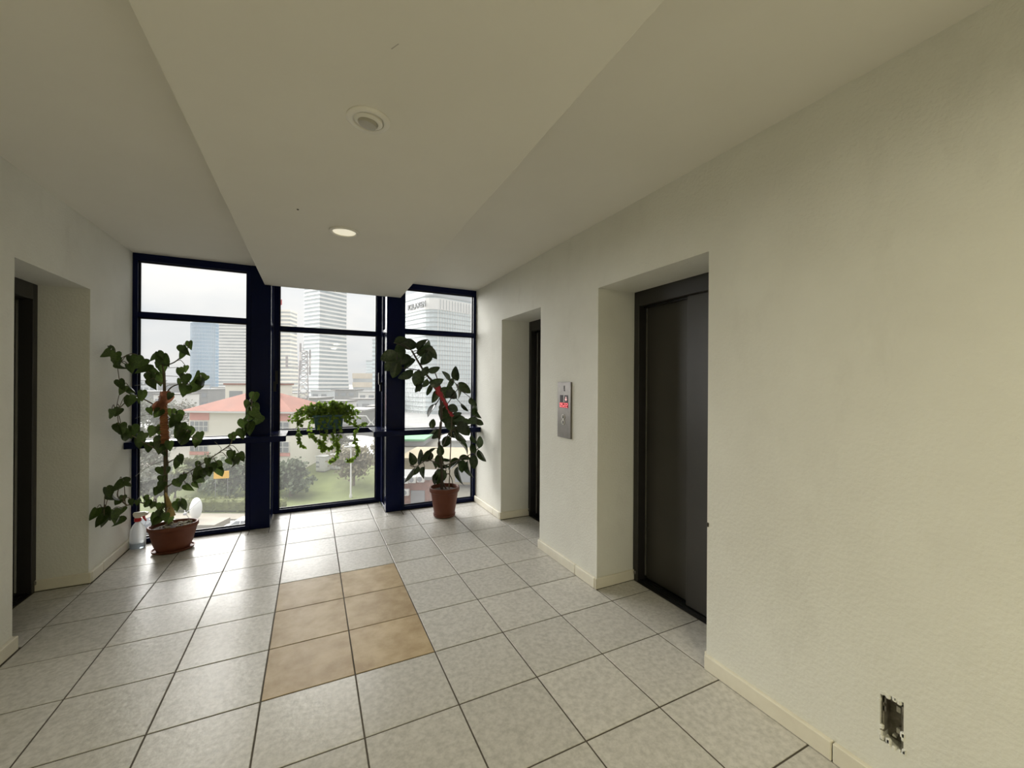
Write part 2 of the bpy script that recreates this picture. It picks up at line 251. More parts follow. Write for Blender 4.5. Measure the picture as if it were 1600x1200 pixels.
RIGHT_LEAVES = [(2.81,5.52,4.62,0.39,-5,1.00),(2.54,5.24,4.68,0.33,20,0.80),(2.24,5.30,4.28,0.39,205,1.00),(2.53,5.36,4.43,0.36,100,1.00),(2.31,5.37,4.08,0.39,230,1.00),(2.40,5.22,3.94,0.37,250,1.00),(2.66,5.66,4.22,0.41,200,0.90),(2.86,5.75,4.13,0.34,215,0.80),(2.71,5.43,3.81,0.38,215,0.70),(3.02,5.44,3.71,0.42,262,1.00),(3.14,5.20,3.89,0.27,240,0.90),(3.16,5.21,4.24,0.38,250,0.90),(3.18,5.36,4.46,0.41,20,0.90),(3.08,5.31,4.62,0.35,58,0.70),(3.32,5.65,4.60,0.33,70,0.70),(3.32,5.25,4.39,0.34,-30,0.90),(3.37,5.16,3.95,0.30,8,0.70),(3.29,5.72,3.59,0.23,250,0.90),(3.06,5.47,3.51,0.25,265,0.80),(3.46,5.24,3.63,0.34,5,0.80),(3.81,5.48,3.81,0.30,120,0.60),(3.97,5.17,3.86,0.34,108,0.80),(3.94,5.47,3.62,0.26,60,0.70),(4.40,5.74,3.51,0.33,-40,0.90),(3.97,5.67,3.44,0.25,-60,0.80),(3.06,5.57,3.49,0.27,255,0.80),(3.29,5.31,3.42,0.29,255,0.60),(3.45,5.37,3.24,0.29,265,0.80),(3.31,5.25,2.90,0.35,232,0.45),(3.84,5.61,3.33,0.41,-10,1.00),(3.96,5.47,3.30,0.33,-40,1.00),(4.21,5.62,3.38,0.38,-65,0.40),(4.30,5.35,3.46,0.37,-55,0.80),(3.94,5.28,2.92,0.29,-20,1.00),(3.80,5.64,2.76,0.46,265,0.90),(3.79,5.74,2.95,0.27,90,0.90),(3.93,5.66,2.56,0.37,-50,0.90),(3.96,5.63,2.44,0.36,-60,1.00),(4.13,5.64,2.70,0.32,30,0.80),(4.21,5.59,2.56,0.41,10,1.00),(4.25,5.29,2.35,0.44,-60,0.90),(4.11,5.46,2.27,0.28,250,0.80),(4.28,5.36,2.93,0.27,-50,0.40),(4.46,5.17,3.09,0.25,-60,0.80),(4.30,5.17,2.56,0.24,-30,0.80),(4.56,5.32,2.57,0.28,-20,0.90),(4.71,5.31,2.51,0.23,-30,0.90),(3.45,5.57,2.50,0.23,80,1.00),(3.50,5.72,2.25,0.21,230,0.40),(3.52,5.42,2.22,0.29,240,0.80),(3.88,5.71,1.97,0.32,240,1.00),(4.07,5.74,2.15,0.25,-70,0.80),(4.29,5.72,2.05,0.38,-50,0.60),(4.59,5.37,2.01,0.32,-65,0.60),(4.72,5.28,1.96,0.30,85,0.80),(4.29,5.29,1.84,0.35,-42,0.40),(4.51,5.27,1.80,0.25,120,0.90),(3.59,5.27,1.80,0.26,90,1.10),(3.63,5.52,1.48,0.35,265,0.90),(3.47,5.69,1.75,0.18,55,0.70),(3.32,5.65,1.61,0.33,245,0.80),(3.35,5.44,1.61,0.24,250,0.60),(3.12,5.54,1.62,0.38,80,0.50),(2.92,5.63,1.56,0.31,95,0.90),(2.94,5.20,1.33,0.23,250,0.70),(3.19,5.55,1.19,0.31,255,0.70),(2.89,5.70,1.12,0.38,240,0.35),(4.07,5.62,1.34,0.38,205,0.80),(4.31,5.60,1.27,0.32,260,0.90),(4.33,5.44,1.52,0.30,10,0.70),(4.53,5.26,1.43,0.37,262,0.90),(4.51,5.62,1.14,0.44,275,0.50),(4.79,5.35,1.55,0.36,-65,0.60),(4.23,5.63,0.99,0.49,-87,0.35),(3.63,5.73,1.04,0.35,255,0.70),(3.62,5.39,1.08,0.41,262,0.90),(3.48,5.39,1.04,0.29,250,0.70),(3.85,5.72,1.26,0.20,20,0.80),(3.84,5.58,1.48,0.23,-20,0.40),(3.43,5.25,1.43,0.17,100,0.60),(4.53,5.23,2.88,0.32,80,0.60),(4.61,5.24,2.77,0.30,-70,0.50)]
LEFT_STEMS = [[(-2.24,5.68,0.66),(-2.27,5.68,0.96),(-2.29,5.68,1.37),(-2.30,5.68,2.05),(-2.31,5.68,2.46),(-2.32,5.68,2.87),(-2.32,5.68,3.38),(-2.33,5.68,3.82),(-2.37,5.68,4.06)],[(-2.28,5.68,1.34),(-1.96,5.68,1.58),(-1.61,5.68,1.83),(-1.33,5.68,2.04),(-1.14,5.68,2.20),(-1.09,5.68,2.35),(-0.95,5.68,2.45),(-0.80,5.68,2.75),(-0.73,5.68,3.11)],[(-2.29,5.68,0.93),(-2.52,5.68,0.99),(-2.71,5.68,1.08),(-2.91,5.68,1.04),(-2.95,5.25,1.07),(-2.95,4.76,1.13)],[(-2.70,5.00,1.20),(-2.95,5.37,1.31),(-2.95,5.42,1.47)],[(-2.29,5.68,2.02),(-2.48,5.68,2.20),(-2.67,5.68,2.34),(-2.85,5.68,2.49),(-2.95,5.59,2.58)],[(-2.33,5.68,3.00),(-2.68,5.68,3.25),(-2.85,5.68,3.34),(-2.95,5.58,3.46)],[(-2.85,5.68,3.34),(-2.94,5.68,3.17),(-2.95,5.23,2.99)],[(-2.34,5.68,3.55),(-2.51,5.68,3.65),(-2.58,5.68,3.81),(-2.72,5.68,3.92),(-2.92,5.68,3.94),(-2.95,5.15,4.06)],[(-2.34,5.68,3.93),(-2.15,5.68,4.01),(-1.98,5.68,4.21),(-1.86,5.68,4.47)],[(-2.32,5.68,3.25),(-2.21,5.68,3.46),(-2.04,5.68,3.55),(-1.84,5.68,3.55),(-1.68,5.68,3.66)],[(-2.32,5.68,2.73),(-2.15,5.68,2.83),(-2.06,5.68,2.61),(-1.83,5.68,2.38),(-1.70,5.68,2.32)],[(-2.29,5.68,1.83),(-2.14,5.68,1.93),(-2.03,5.68,1.89)],[(-2.24,5.68,0.75),(-2.10,5.68,0.88),(-2.01,5.68,0.93)]]
LEFT_STRINGS = [[(-2.94,6.20,2.79),(-2.68,5.85,2.89),(-2.52,5.85,2.89)],[(-2.93,6.20,1.54),(-2.63,5.85,1.77),(-2.36,5.85,1.89)],[(-2.95,6.20,3.51),(-2.66,5.85,3.53)],[(-2.35,5.85,3.45),(-2.28,5.85,3.52),(-2.16,5.85,3.53)],[(-2.34,5.85,3.89),(-2.13,5.85,3.91)],[(-2.34,5.85,3.72),(-2.12,5.85,3.71)],[(-1.36,5.85,1.94),(-1.21,5.85,1.93)],[(-1.46,5.85,2.25),(-1.34,5.85,2.10),(-1.36,5.85,2.02)]]
LEFT_WRAP = [(-2.34,5.68,3.30),(-2.32,5.68,2.87),(-2.29,5.68,2.29)]; LEFT_STAKE = [(-2.16,5.62,0.74),(-2.21,5.62,1.02),(-2.27,5.62,1.25)]
LEFT_DRY = [(-2.36,5.60,3.38),(-2.34,5.60,3.14),(-2.41,5.60,3.01)]
RIGHT_STEMS = [[(3.67,5.41,0.74),(3.67,5.41,1.22),(3.59,5.41,1.99),(3.64,5.41,2.54),(3.64,5.41,2.94),(3.62,5.41,3.27),(3.55,5.41,3.51),(3.37,5.41,3.68),(3.20,5.41,3.87),(3.02,5.41,4.15),(2.84,5.41,4.45)],[(3.79,5.41,0.73),(3.67,5.41,1.02),(3.79,5.41,1.23),(3.72,5.41,1.41),(3.66,5.41,1.54)],[(3.66,5.41,1.78),(3.87,5.41,2.25),(4.13,5.41,2.38),(4.39,5.41,2.51),(4.62,5.41,2.69),(4.69,5.41,2.86)],[(3.63,5.41,1.40),(3.28,5.41,1.55),(2.97,5.41,1.40),(2.81,5.41,1.45)],[(3.68,5.41,1.36),(3.92,5.41,1.41),(4.25,5.41,1.53),(4.55,5.41,1.65),(4.76,5.41,1.81),(4.81,5.41,1.96)],[(3.62,5.41,2.89),(3.83,5.41,3.06),(4.05,5.41,3.37),(4.12,5.41,3.51),(3.90,5.41,3.72)],[(3.62,5.41,3.23),(3.41,5.41,2.89),(3.27,5.41,2.72)],[(3.20,5.41,3.87),(2.96,5.41,3.95),(2.63,5.41,3.99),(2.38,5.41,4.00)],[(3.59,5.41,2.20),(3.84,5.41,2.25),(4.06,5.41,2.32)],[(3.74,5.41,0.97),(3.84,5.41,1.14),(3.95,5.41,0.99),(3.99,5.41,0.74)]]
RIGHT_RIBBON = [(3.47,5.34,3.65),(3.54,5.34,3.37),(3.70,5.34,3.10),(3.83,5.34,2.89),(3.92,5.34,2.71)]
IVY_STRANDS = [[(0.18,6.98,2.22),(0.20,6.98,2.01),(0.32,6.98,1.87)],[(0.47,6.98,2.19),(0.63,6.98,2.04),(0.74,6.98,1.83),(0.80,6.98,1.75)],[(0.87,6.98,2.19),(0.80,6.98,1.98),(0.80,6.98,1.77)],[(1.03,6.98,2.20),(1.05,6.98,1.93),(1.18,6.98,1.74),(1.10,6.98,1.52),(0.95,6.98,1.41)],[(1.19,6.98,2.17),(1.14,6.98,1.96),(1.18,6.98,1.82)],[(1.61,6.98,2.17),(1.61,6.98,1.93),(1.68,6.98,1.75),(1.65,6.98,1.57),(1.48,6.98,1.42),(1.36,6.98,1.45)],[(1.35,6.98,2.58),(1.66,6.98,2.40),(1.92,6.98,2.47)],[(0.71,6.98,1.98),(0.90,6.98,1.80),(1.03,6.98,1.83)],[(0.24,6.98,2.46),(0.12,6.98,2.60)]]
# ================================================================== THE ROOM (coordinates in tiles)
XL, XR, YW, YM, ZC, ZS, YB = -3.06, 5.02, 6.40, 7.52, 6.44, 6.0, -13.0
CX0, CX1, CX2, CX3 = -0.84, -0.42, 2.36, 2.78          # the two navy columns
# floor: a grout bed, every tile a part of its own, grouped in cells of the laying grid
bed = MB().box(XL - 1.0, YB - .3, -0.5, XR + 1.2, YW + .2, -0.006).box(CX1, YW + .2, -0.5, CX2, YM + 0.12, -0.006)
floor = structure(bed.build('floor', 'grout'))
GAP = 0.008
tile_mesh = {}
def floor_tile(x0, y0, x1, y1, m):
    w_, d_ = round(x1 - x0 - 2 * GAP, 4), round(y1 - y0 - 2 * GAP, 4)
    if w_ < 0.02 or d_ < 0.02: return
    key = (w_, d_, m)
    if key not in tile_mesh:
        b = MB(); b.cbox(-w_ / 2, -d_ / 2, -0.02, w_ / 2, d_ / 2, 0.0, 0.004); o = b.build('tile', m, floor); tile_mesh[key] = o.data
    else:
        o = bpy.data.objects.new('tile', tile_mesh[key]); col.objects.link(o); o.parent = floor
    o.location = ((x0 + x1) / 2 * T, (y0 + y1) / 2 * T, rnd.uniform(-0.0004, 0.0004))
areas = [(-3.0, YB, 5.0, 6.0), (-3.0, 6.0, CX0, 6.33), (CX1, 6.0, CX2, YM - 0.02), (CX3, 6.0, 5.0, 6.33), (CX0, 6.0, CX1, 6.37), (CX2, 6.0, CX3, 6.37),
         (-3.72, 2.50, -3.0, 4.44), (5.0, -1.78, 5.84, 0.41), (5.0, 2.47, 5.84, 4.45)]
for (ax0, ay0, ax1, ay1) in areas:
    for i in range(-5, 7):
        for j in range(-13, 9):
            x0, x1, y0, y1 = max(i, ax0), min(i + 1, ax1), max(j, ay0), min(j + 1, ay1)
            if x1 - x0 > 0.03 and y1 - y0 > 0.03:
                floor_tile(x0, y0, x1, y1, 'brown_tile' if (0 <= i < 2 and 0 <= j < 3) else 'grey_tile')

# right wall with two lift recesses and a broken socket hole
R1, R2, RZ = (-1.79, 0.44), (2.455, 4.51), 5.29
HY0, HY1, HZ0, HZ1 = -3.715, -3.555, 0.47, 0.905
b = MB(); XO = XR + 1.25
b.box(XR, R2[1], -.1, XO, YW + .25, ZC + .3); b.box(XR, R1[1], -.1, XO, R2[0], ZC + .3)
b.box(XR, R1[0], RZ, XO, R1[1], ZC + .3); b.box(XR, R2[0], RZ, XO, R2[1], ZC + .3)
b.box(XR + 1.12, R1[0], -.1, XO, R1[1], RZ); b.box(XR + 1.12, R2[0], -.1, XO, R2[1], RZ)
b.box(XR, YB, -.1, XO, HY0, ZC + .3); b.box(XR, HY1, -.1, XO, R1[0], ZC + .3)
b.box(XR, HY0, -.1, XO, HY1, HZ0); b.box(XR, HY0, HZ1, XO, HY1, ZC + .3); b.box(XR + .16, HY0, HZ0, XO, HY1, HZ1)
wall_right = structure(b.build('wall_right', 'plaster'))
# left wall with one recess
L1, LZ = (2.43, 4.50), 5.235
b = MB(); XQ = XL - 1.1
b.box(XQ, L1[1], -.1, XL, YW + .25, ZC + .3); b.box(XQ, YB, -.1, XL, L1[0], ZC + .3); b.box(XQ, L1[0], LZ, XL, L1[1], ZC + .3); b.box(XQ, L1[0], -.1, XL - .96, L1[1], LZ)
structure(b.build('wall_left', 'plaster'))
structure(MB().box(XQ, YB - .4, -.1, XO, YB, ZC + .3).build('wall_back', 'plaster'))
ceiling = structure(MB().box(XQ, YB - .4, ZC, XO, YW + .25, ZC + .35).build('ceiling', 'ceiling_paint'))
sof = [(-0.56, YB), (2.26, YB), (2.745, YW), (2.745, YW + .02), (CX2, YW + .02), (CX2, YM + .1), (CX1, YM + .1), (CX1, YW + .02), (-0.56, YW + .02)]
MB().prism([(-0.56, YB), (2.22, YB), (2.735, YW + .01), (-0.56, YW + .01)], ZS, ZC).build('soffit', 'ceiling_paint', ceiling, bevel=0.004)
MB().box(CX1 - .1, YW + .25, ZC, CX2 + .1, YM + .3, ZC + .3).build('bay_ceiling', 'ceiling_paint', ceiling)

# skirting: a run of tiles along each wall, each tile a part
def skirting(name, runs):
    root = None
    for (x0, y0, x1, y1, nx, ny) in runs:              # line from (x0,y0) to (x1,y1), thickness towards (nx,ny)
        L = math.hypot(x1 - x0, y1 - y0); s0 = 0
        while s0 < L - 0.02:
            s1 = min(L, s0 + 1.42); a, c = s0 / L, s1 / L; g = 0.006
            p = (x0 + (x1 - x0) * a, y0 + (y1 - y0) * a); q = (x0 + (x1 - x0) * c, y0 + (y1 - y0) * c)
            ux, uy = (x1 - x0) / L * g, (y1 - y0) / L * g
            xa, xb = sorted((p[0] + ux, q[0] - ux)); ya, yb = sorted((p[1] + uy, q[1] - uy))
            if nx: xa, xb = sorted((p[0], p[0] + nx))
            if ny: ya, yb = sorted((p[1], p[1] + ny))
            m = MB().cbox(xa, ya, 0.004, xb, yb, 0.188, 0.008)
            if root is None: root = structure(m.build(name, 'skirting'))
            else: m.build('skirting_tile', 'skirting', root)
            s0 = s1
th = 0.055
skirting('baseboard_right', [(XR, R1[0] - .0, XR, YB, -th, 0), (XR, R2[0], XR, R1[1] - .0, -th, 0), (XR, YW - .05, XR, R2[1], -th, 0),
                             (XR - th, R1[1], XR + .84, R1[1], 0, -.04), (XR - th, R2[1], XR + .84, R2[1], 0, -.05), (XR, R1[0], XR + .84, R1[0], 0, .04), (XR, R2[0], XR + .84, R2[0], 0, .04)])
skirting('baseboard_left', [(XL, L1[0] + .02, XL, YB, th, 0), (XL, YW - .05, XL, L1[1], th, 0), (XL + th, L1[1], XL - .68, L1[1], 0, -.05), (XL, L1[0], XL - .68, L1[0], 0, .04)])

# lift doors
def lift_door(n, xs, s, y0, y1, top, label=None):
    """xs = wall-side face of the frame, s = +1 when the door lies to the right; far jamb at y1"""
    X = lambda d: xs + s * d
    f = MB().cbox(X(-.02), y1 - .13, 0, X(.16), y1 - .005, top, .008) if s > 0 else MB().cbox(X(.16), y1 - .13, 0, X(-.02), y1 - .005, top, .008)
    lo, hi = sorted((X(-.02), X(.16)))
    f.cbox(lo, y0 + .005, 0, hi, y0 + .13, top, .008); f.cbox(lo, y0 + .13, top - .27, hi, y1 - .13, top, .008)
    d = structure(f.build('door_%d' % n, 'frame_paint'))
    ym = (y0 + y1) / 2
    lo, hi = sorted((X(.19), X(.235))); MB().cbox(lo, ym - .06, .045, hi, y1 - .12, top - .255, .006).build('door_panel', 'door_paint', d)
    lo, hi = sorted((X(.075), X(.125))); MB().cbox(lo, y0 + .10, .045, hi, ym, top - .262, .006).build('door_panel', 'door_paint', d)
    si = MB(); lo, hi = sorted((X(-.015), X(.27))); si.box(lo, y0 + .02, 0, hi, y1 - .02, .022)
    for q in (.05, .10, .17, .22): lo, hi = sorted((X(q - .012), X(q + .012))); si.box(lo, y0 + .12, .022, hi, y1 - .12, .036)
    si.build('door_sill', 'black_metal', d)
    lo, hi = sorted((X(.10), X(.14))); MB().box(lo, y0 + .13, top - .30, hi, y1 - .13, top - .268).build('door_track', 'black_metal', d)
    h = MB().lathe([(.012, -.03), (.02, -.02), (.02, .02), (.012, .03)], X(-.03), y1 - .07, 10); h.v = [(x, y, z + .155 * T) for x, y, z in h.v]
    h.build('hinge_pin', 'steel', d, smooth='auto')
    return d
lift_door(1, XR + .84, 1, R1[0], R1[1], RZ); lift_door(2, XR + .84, 1, R2[0], R2[1], RZ); lift_door(3, XL - .68, -1, L1[0], L1[1], LZ)

# windows: outer frame, transoms, panes
ZT, ZR = 5.08, 2.235
def window(n, x0, x1, y, z1, fr=.09, sides=True):
    d0, d1 = y, y + .22
    m = MB().cbox(x0, d0, 0.0, x1, d1, .10, .006).cbox(x0, d0, z1 - .16, x1, d1, z1, .006).cbox(x0, d0, .10, x0 + fr, d1, z1 - .16, .006).cbox(x1 - fr, d0, .10, x1, d1, z1 - .16, .006)
    wd = structure(m.build('window_%d' % n, 'navy_metal'))
    for z, h in ((ZT, .11), (ZR, .09)):
        MB().cbox(x0 + fr, d0 + .01, z - h / 2, x1 - fr, d1 - .01, z + h / 2, .006).build('transom', 'navy_metal', wd)
    for z0, z2 in ((.10, ZR - .045), (ZR + .045, ZT - .055), (ZT + .055, z1 - .16)):
        MB().box(x0 + fr, y + .13, z0, x1 - fr, y + .15, z2).build('pane', 'window_glass', wd)
        g = MB()
        for (a, b_, c, d) in ((x0 + fr, z0, x1 - fr, z0 + .025), (x0 + fr, z2 - .025, x1 - fr, z2), (x0 + fr, z0 + .025, x0 + fr + .025, z2 - .025), (x1 - fr - .025, z0 + .025, x1 - fr, z2 - .025)):
            g.box(a, y + .10, b_, c, y + .13, d)
        g.build('gasket', 'black_metal', wd)
    return wd
window(1, XL, CX0, YW, ZC); window(3, CX3, XR, YW, ZC); w2 = window(2, CX1 - .02, CX2 + .02, YM, ZC - .002, fr=.13)
# narrow side lights of the bay, with their posts and handles
for n, xs, s in ((4, CX1, -1), (5, CX2, 1)):
    lo, hi = sorted((xs, xs + s * .10))
    m = MB().cbox(lo, YM - .42, 0, hi, YM, ZC - .002, .006).cbox(lo, YW + .24, 0, hi, YM - .42, .10, .006)
    wd = structure(m.build('window_%d' % n, 'navy_metal'))
    for z in (ZT, ZR): MB().cbox(lo, YW + .24, z - .05, hi, YM - .42, z + .05, .006).build('transom', 'navy_metal', wd)
    for z0, z2 in ((.10, ZR - .05), (ZR + .05, ZT - .05), (ZT + .05, ZC - .004)): MB().box((lo + hi) / 2 - .01, YW + .24, z0, (lo + hi) / 2 + .01, YM - .42, z2).build('pane', 'window_glass', wd)
    h = MB().cbox(xs - s * .05, YM - .30, 3.35, xs, YM - .20, 3.62, .01); h.cbox(xs - s * .09, YM - .29, 3.55, xs - s * .05, YM - .21, 3.90, .01)
    h.build('window_handle', 'black_metal', wd)
structure(MB().cbox(CX0, YW - .03, 0, CX1, YW + .24, ZC - .002, .012).build('trim_1', 'navy_metal'))
structure(MB().cbox(CX2, YW - .03, 0, CX3, YW + .24, ZC - .002, .012).build('trim_2', 'navy_metal'))
# facade slab edges and outer wall around the windows
structure(MB().box(XQ - 12, YW + .25, -1.6, CX1 - .5, YW + .5, -.02).box(CX2 + .5, YW + .25, -1.6, XO + 12, YW + .5, -.02).build('wall_facade', 'plaster'))

# rails that run in front of the windows at waist height
def rail(name, x0, x1, xa, xb, label, ends):
    r = empty(name, ((x0 + x1) / 2 * T, 5.95 * T, 2.3 * T), label, 'rail'); o = ((x0 + x1) / 2, 5.95, 2.3)
    MB(off=o).cbox(x0, 5.97, 2.16, x1, 6.10, 2.30, .008).build('bar', 'navy_metal', r)
    MB(off=o).cbox(x0, 6.10, 2.245, x1, YW + .0, 2.295, .006).build('ledge', 'navy_metal', r)
    MB(off=o).cbox(xa, 6.40, 2.235, xb, 7.18, 2.298, .006).build('return_bar', 'navy_metal', r)
    return r
rail('window_rail', XL, -.06, -.40, -.06, 'navy metal rail across the left window, ending left of the ivy planter', 0)
rail('window_rail', 1.98, XR, 1.98, 2.34, 'navy metal rail across the right window behind the rubber plant', 1)
r = empty('window_rail', (1 * T, 7.2 * T, 2.3 * T), 'navy metal rail across the middle window under the ivy planter', 'rail'); o = (1, 7.2, 2.3)
MB(off=o).cbox(-.40, 7.18, 2.155, 2.34, 7.30, 2.298, .008).build('bar', 'navy_metal', r)
MB(off=o).cbox(-.40, 7.30, 2.22, 2.34, YM, 2.285, .006).build('ledge', 'navy_metal', r)

# ceiling fittings
def at0(p): return (p[0] * T, p[1] * T, p[2] * T)
r = empty('ceiling_spotlight', at0((.95, -1.42, ZS)), 'unlit round swivel spotlight with wide cream ring, nearest in the ceiling', 'spotlight')
MB().lathe([(.190, 0.0), (.190, -.010), (.180, -.020), (.150, -.026), (.136, -.022), (.130, -.012), (.130, 0.0)], n=48).build('trim_ring', 'white_plastic', r, smooth='auto')
hd = MB().lathe([(.128, .0), (.128, -.020), (.113, -.030), (.090, -.034), (.085, -.030), (.085, 0.0)], n=40).build('swivel_head', 'white_plastic', r, smooth='auto')
bl = MB().lathe([(.084, 0), (.084, -.045), (.078, -.054), (.04, -.060), (.001, -.061)], n=32).build('bulb', 'lamp_grey', hd, smooth='auto')
hd.rotation_euler = (math.radians(4), math.radians(5), 0); bl.rotation_euler = (math.radians(3), math.radians(4), 0)
def downlight(x, y, label, on):
    r = empty('ceiling_downlight', at0((x, y, ZS)), label, 'downlight')
    MB().lathe([(.225, 0), (.225, -.012), (.21, -.024), (.185, -.028), (.172, -.018), (.172, 0)], n=40).build('trim_ring', 'white_plastic', r, smooth='auto')
    MB().lathe([(.170, 0), (.170, -.012), (.10, -.016), (.001, -.017)], n=32).build('diffuser', 'lamp_on' if on else 'lamp_glow', r, smooth='auto'); return r
downlight(.95, 1.66, 'pale round recessed downlight in the dropped ceiling nearer the windows', 0)
for k, y in enumerate((-6.9, -10.2)):
    downlight(1.85, y, 'lit round downlight in the dropped ceiling behind the viewer, %s' % ('nearer the viewer' if k == 0 else 'farther back'), 1)
    downlamp('downlight_lamp', 1.85, y, ZS - .03, LAMP, .16)
tag(MB().lathe([(.001, -.03), (.018, -.026), (.026, -.012), (.022, 0)], n=14).build('ceiling_speck', 'white_plastic', smooth='auto', loc=at0((1.02, YW - .10, ZS))), 'tiny white stud on the far edge of the dropped ceiling', 'speck')  # small white solid, marks a white speck on the soffit edge

MB().lathe([(.001, -.012), (.012, -.009), (.016, 0)], n=10).build('nail_head', 'ink', ceiling, loc=at0((.31, 1.06, ZS)))
MB().box(-.003, -.04, -.001, .003, .04, 0).build('scratch', 'lamp_grey', ceiling, loc=at0((1.02, -2.36, ZS))).rotation_euler = (0, 0, .5)
MB().lathe([(.001, -.03), (.014, -.02), (.016, .02), (.001, .03)], n=8).build('nail_head', 'ink', wall_right, loc=at0((XR, -1.80, 1.82)))
# lift call panel on the right wall
PY0, PY1, PZ0, PZ1 = 1.235, 1.70, 2.53, 3.635
pr = empty('lift_call_panel', at0((XR, (PY0 + PY1) / 2, PZ0)), 'brushed steel lift call panel with red display between the two right lift doors', 'call panel')
o = (XR, (PY0 + PY1) / 2, PZ0); PH = PZ1 - PZ0
def pbox(name, m, ya, yb, za, zb, d0, d1, parent=pr, c=.004):   # ya: fraction from the far (left) edge
    Y = lambda q: PY1 - q * (PY1 - PY0)
    return MB(off=o).cbox(XR - d1, min(Y(ya), Y(yb)), PZ1 - zb * PH, XR - d0, max(Y(ya), Y(yb)), PZ1 - za * PH, min(c, (d1 - d0) * .3)).build(name, m, parent)
pbox('plate', 'steel', 0, 1, 0, 1, 0, .03)
pbox('indicator_window', 'dark_screen', .20, .43, .235, .365, .028, .034); aw = pbox('indicator_window', 'dark_screen', .54, .80, .235, .365, .028, .034)
dw = pbox('floor_display', 'red_screen', .17, .82, .368, .462, .028, .034)
pbox('key_symbol', 'ink', .47, .56, .065, .13, .028, .033); pbox('key_symbol', 'ink', .49, .58, .135, .165, .028, .033)
def pquad(m, d, pts, name, parent):                # flat sign strokes on the plate
    b = MB(off=o); Y = lambda q: PY1 - q * (PY1 - PY0); n = len(pts)
    b.add([(XR - d, Y(a), PZ1 - z * PH) for a, z in pts] + [(XR - d + .003, Y(a), PZ1 - z * PH) for a, z in pts], [tuple(range(n)), tuple(range(n, 2 * n))[::-1]] + [(i, n + i, n + (i + 1) % n, (i + 1) % n) for i in range(n)])
    return b.build(name, m, parent, fix=True)
pquad('pink_arrow', .038, [(.645, .262), (.695, .262), (.695, .30), (.75, .305), (.67, .342), (.59, .305), (.645, .30)], 'down_arrow', aw)
SEG = {'0': 'abcdef', '5': 'acdfg', '2': 'abdeg', '1': 'bc'}
def digit(ch, a0, z0, wd, hh):
    b = MB(off=o); Y = lambda q: PY1 - q * (PY1 - PY0); tq, tz = .022, .008
    S = {'a': (a0, a0 + wd, z0, z0 + tz), 'g': (a0, a0 + wd, z0 + hh / 2 - tz / 2, z0 + hh / 2 + tz / 2), 'd': (a0, a0 + wd, z0 + hh - tz, z0 + hh),
         'f': (a0, a0 + tq, z0, z0 + hh / 2), 'b': (a0 + wd - tq, a0 + wd, z0, z0 + hh / 2), 'e': (a0, a0 + tq, z0 + hh / 2, z0 + hh), 'c': (a0 + wd - tq, a0 + wd, z0 + hh / 2, z0 + hh)}
    for c in SEG[ch]: q = S[c]; b.box(XR - .038, Y(q[0]), PZ1 - q[2] * PH, XR - .033, Y(q[1]), PZ1 - q[3] * PH)
    b.build('digit', 'red_digit', dw)
for ch, a in (('0', .20), ('5', .345), ('2', .51), ('2', .665)): digit(ch, a, .378, .115, .074)
for z in (.625, .72):
    b = MB(off=o); pts = []
    Yc, Zc = PY1 - .47 * (PY1 - PY0), PZ1 - z * PH
    def ringX(rads): return [[(XR - d, Yc + rr * math.cos(2 * PI * k / 20), Zc + rr * math.sin(2 * PI * k / 20)) for k in range(20)] for rr, d in rads]
    rb = b.loft(ringX([(.050, .028), (.050, .045), (.036, .045), (.033, .034)])).build('call_button', 'button_ring', pr, smooth='auto', fix=True)
    MB(off=o).loft(ringX([(.032, .03), (.032, .040), (.018, .043)])).build('button_cap', 'ink', rb, smooth='auto', fix=True)
    MB(off=o).loft(ringX([(.010, .042), (.010, .046)])).build('button_dot', 'chrome', rb, fix=True)
# broken socket hole: bent steel box in the plaster
sr = empty('socket_box', at0((XR, (HY0 + HY1) / 2, HZ0)), 'rusty steel socket box in a broken hole low on the right wall', 'socket box'); o = (XR, (HY0 + HY1) / 2, HZ0)
bx = MB(off=o).box(XR + .13, HY0 + .01, HZ0 + .0, XR + .145, HY1 - .01, HZ1 - .0).box(XR + .02, HY1 - .022, HZ0 + .08, XR + .13, HY1 - .008, HZ1 - .01).box(XR + .02, HY0 + .008, HZ0 + .02, XR + .13, HY0 + .02, HZ1 - .05)
bx.build('back_plate', 'galvanised', sr)
tb = MB(off=o)
for z, h in ((.78, .085), (.60, .05)): tb.box(XR + .02, HY1 - .035, HZ0 + z * .43, XR + .03, HY1 - .012, HZ0 + z * .43 + h)
tb.build('side_tab', 'steel', sr)
for (y, z, h) in ((-.035, .275, .05), (-.035, .09, .045), (-.03, .375, .022), (.02, .04, .02)):
    MB(off=o).cbox(XR + .085, (HY0 + HY1) / 2 + y * .5 - .012, HZ0 + z, XR + .130, (HY0 + HY1) / 2 + y * .5 + .018, HZ0 + z + h, .003).build('knockout', 'white_plastic', sr)
MB(off=o).cbox(XR + .02, HY0 + .03, HZ1 - .055, XR + .12, HY1 - .02, HZ1 - .03, .004).build('top_flap', 'steel', sr)
b = MB(off=o)
for k in range(22):
    a = rnd.random(); side = rnd.randrange(4)
    if side == 0: y, z = HY0 - .0 + rnd.uniform(-.02, .016), HZ0 + a * .43
    elif side == 1: y, z = HY1 + rnd.uniform(-.012, .012), HZ0 + a * .43
    elif side == 2: y, z = HY0 + a * .16, HZ0 + rnd.uniform(-.012, .03)
    else: y, z = HY0 + a * .16, HZ1 + rnd.uniform(-.03, .012)
    s = rnd.uniform(.008, .02); b.cbox(XR - .004, y - s, z - s * 1.4, XR + .03, y + s, z + s * 1.4, s * .5)
tag(b.build('crumbled_plaster', 'plaster', sr), kind='stuff')

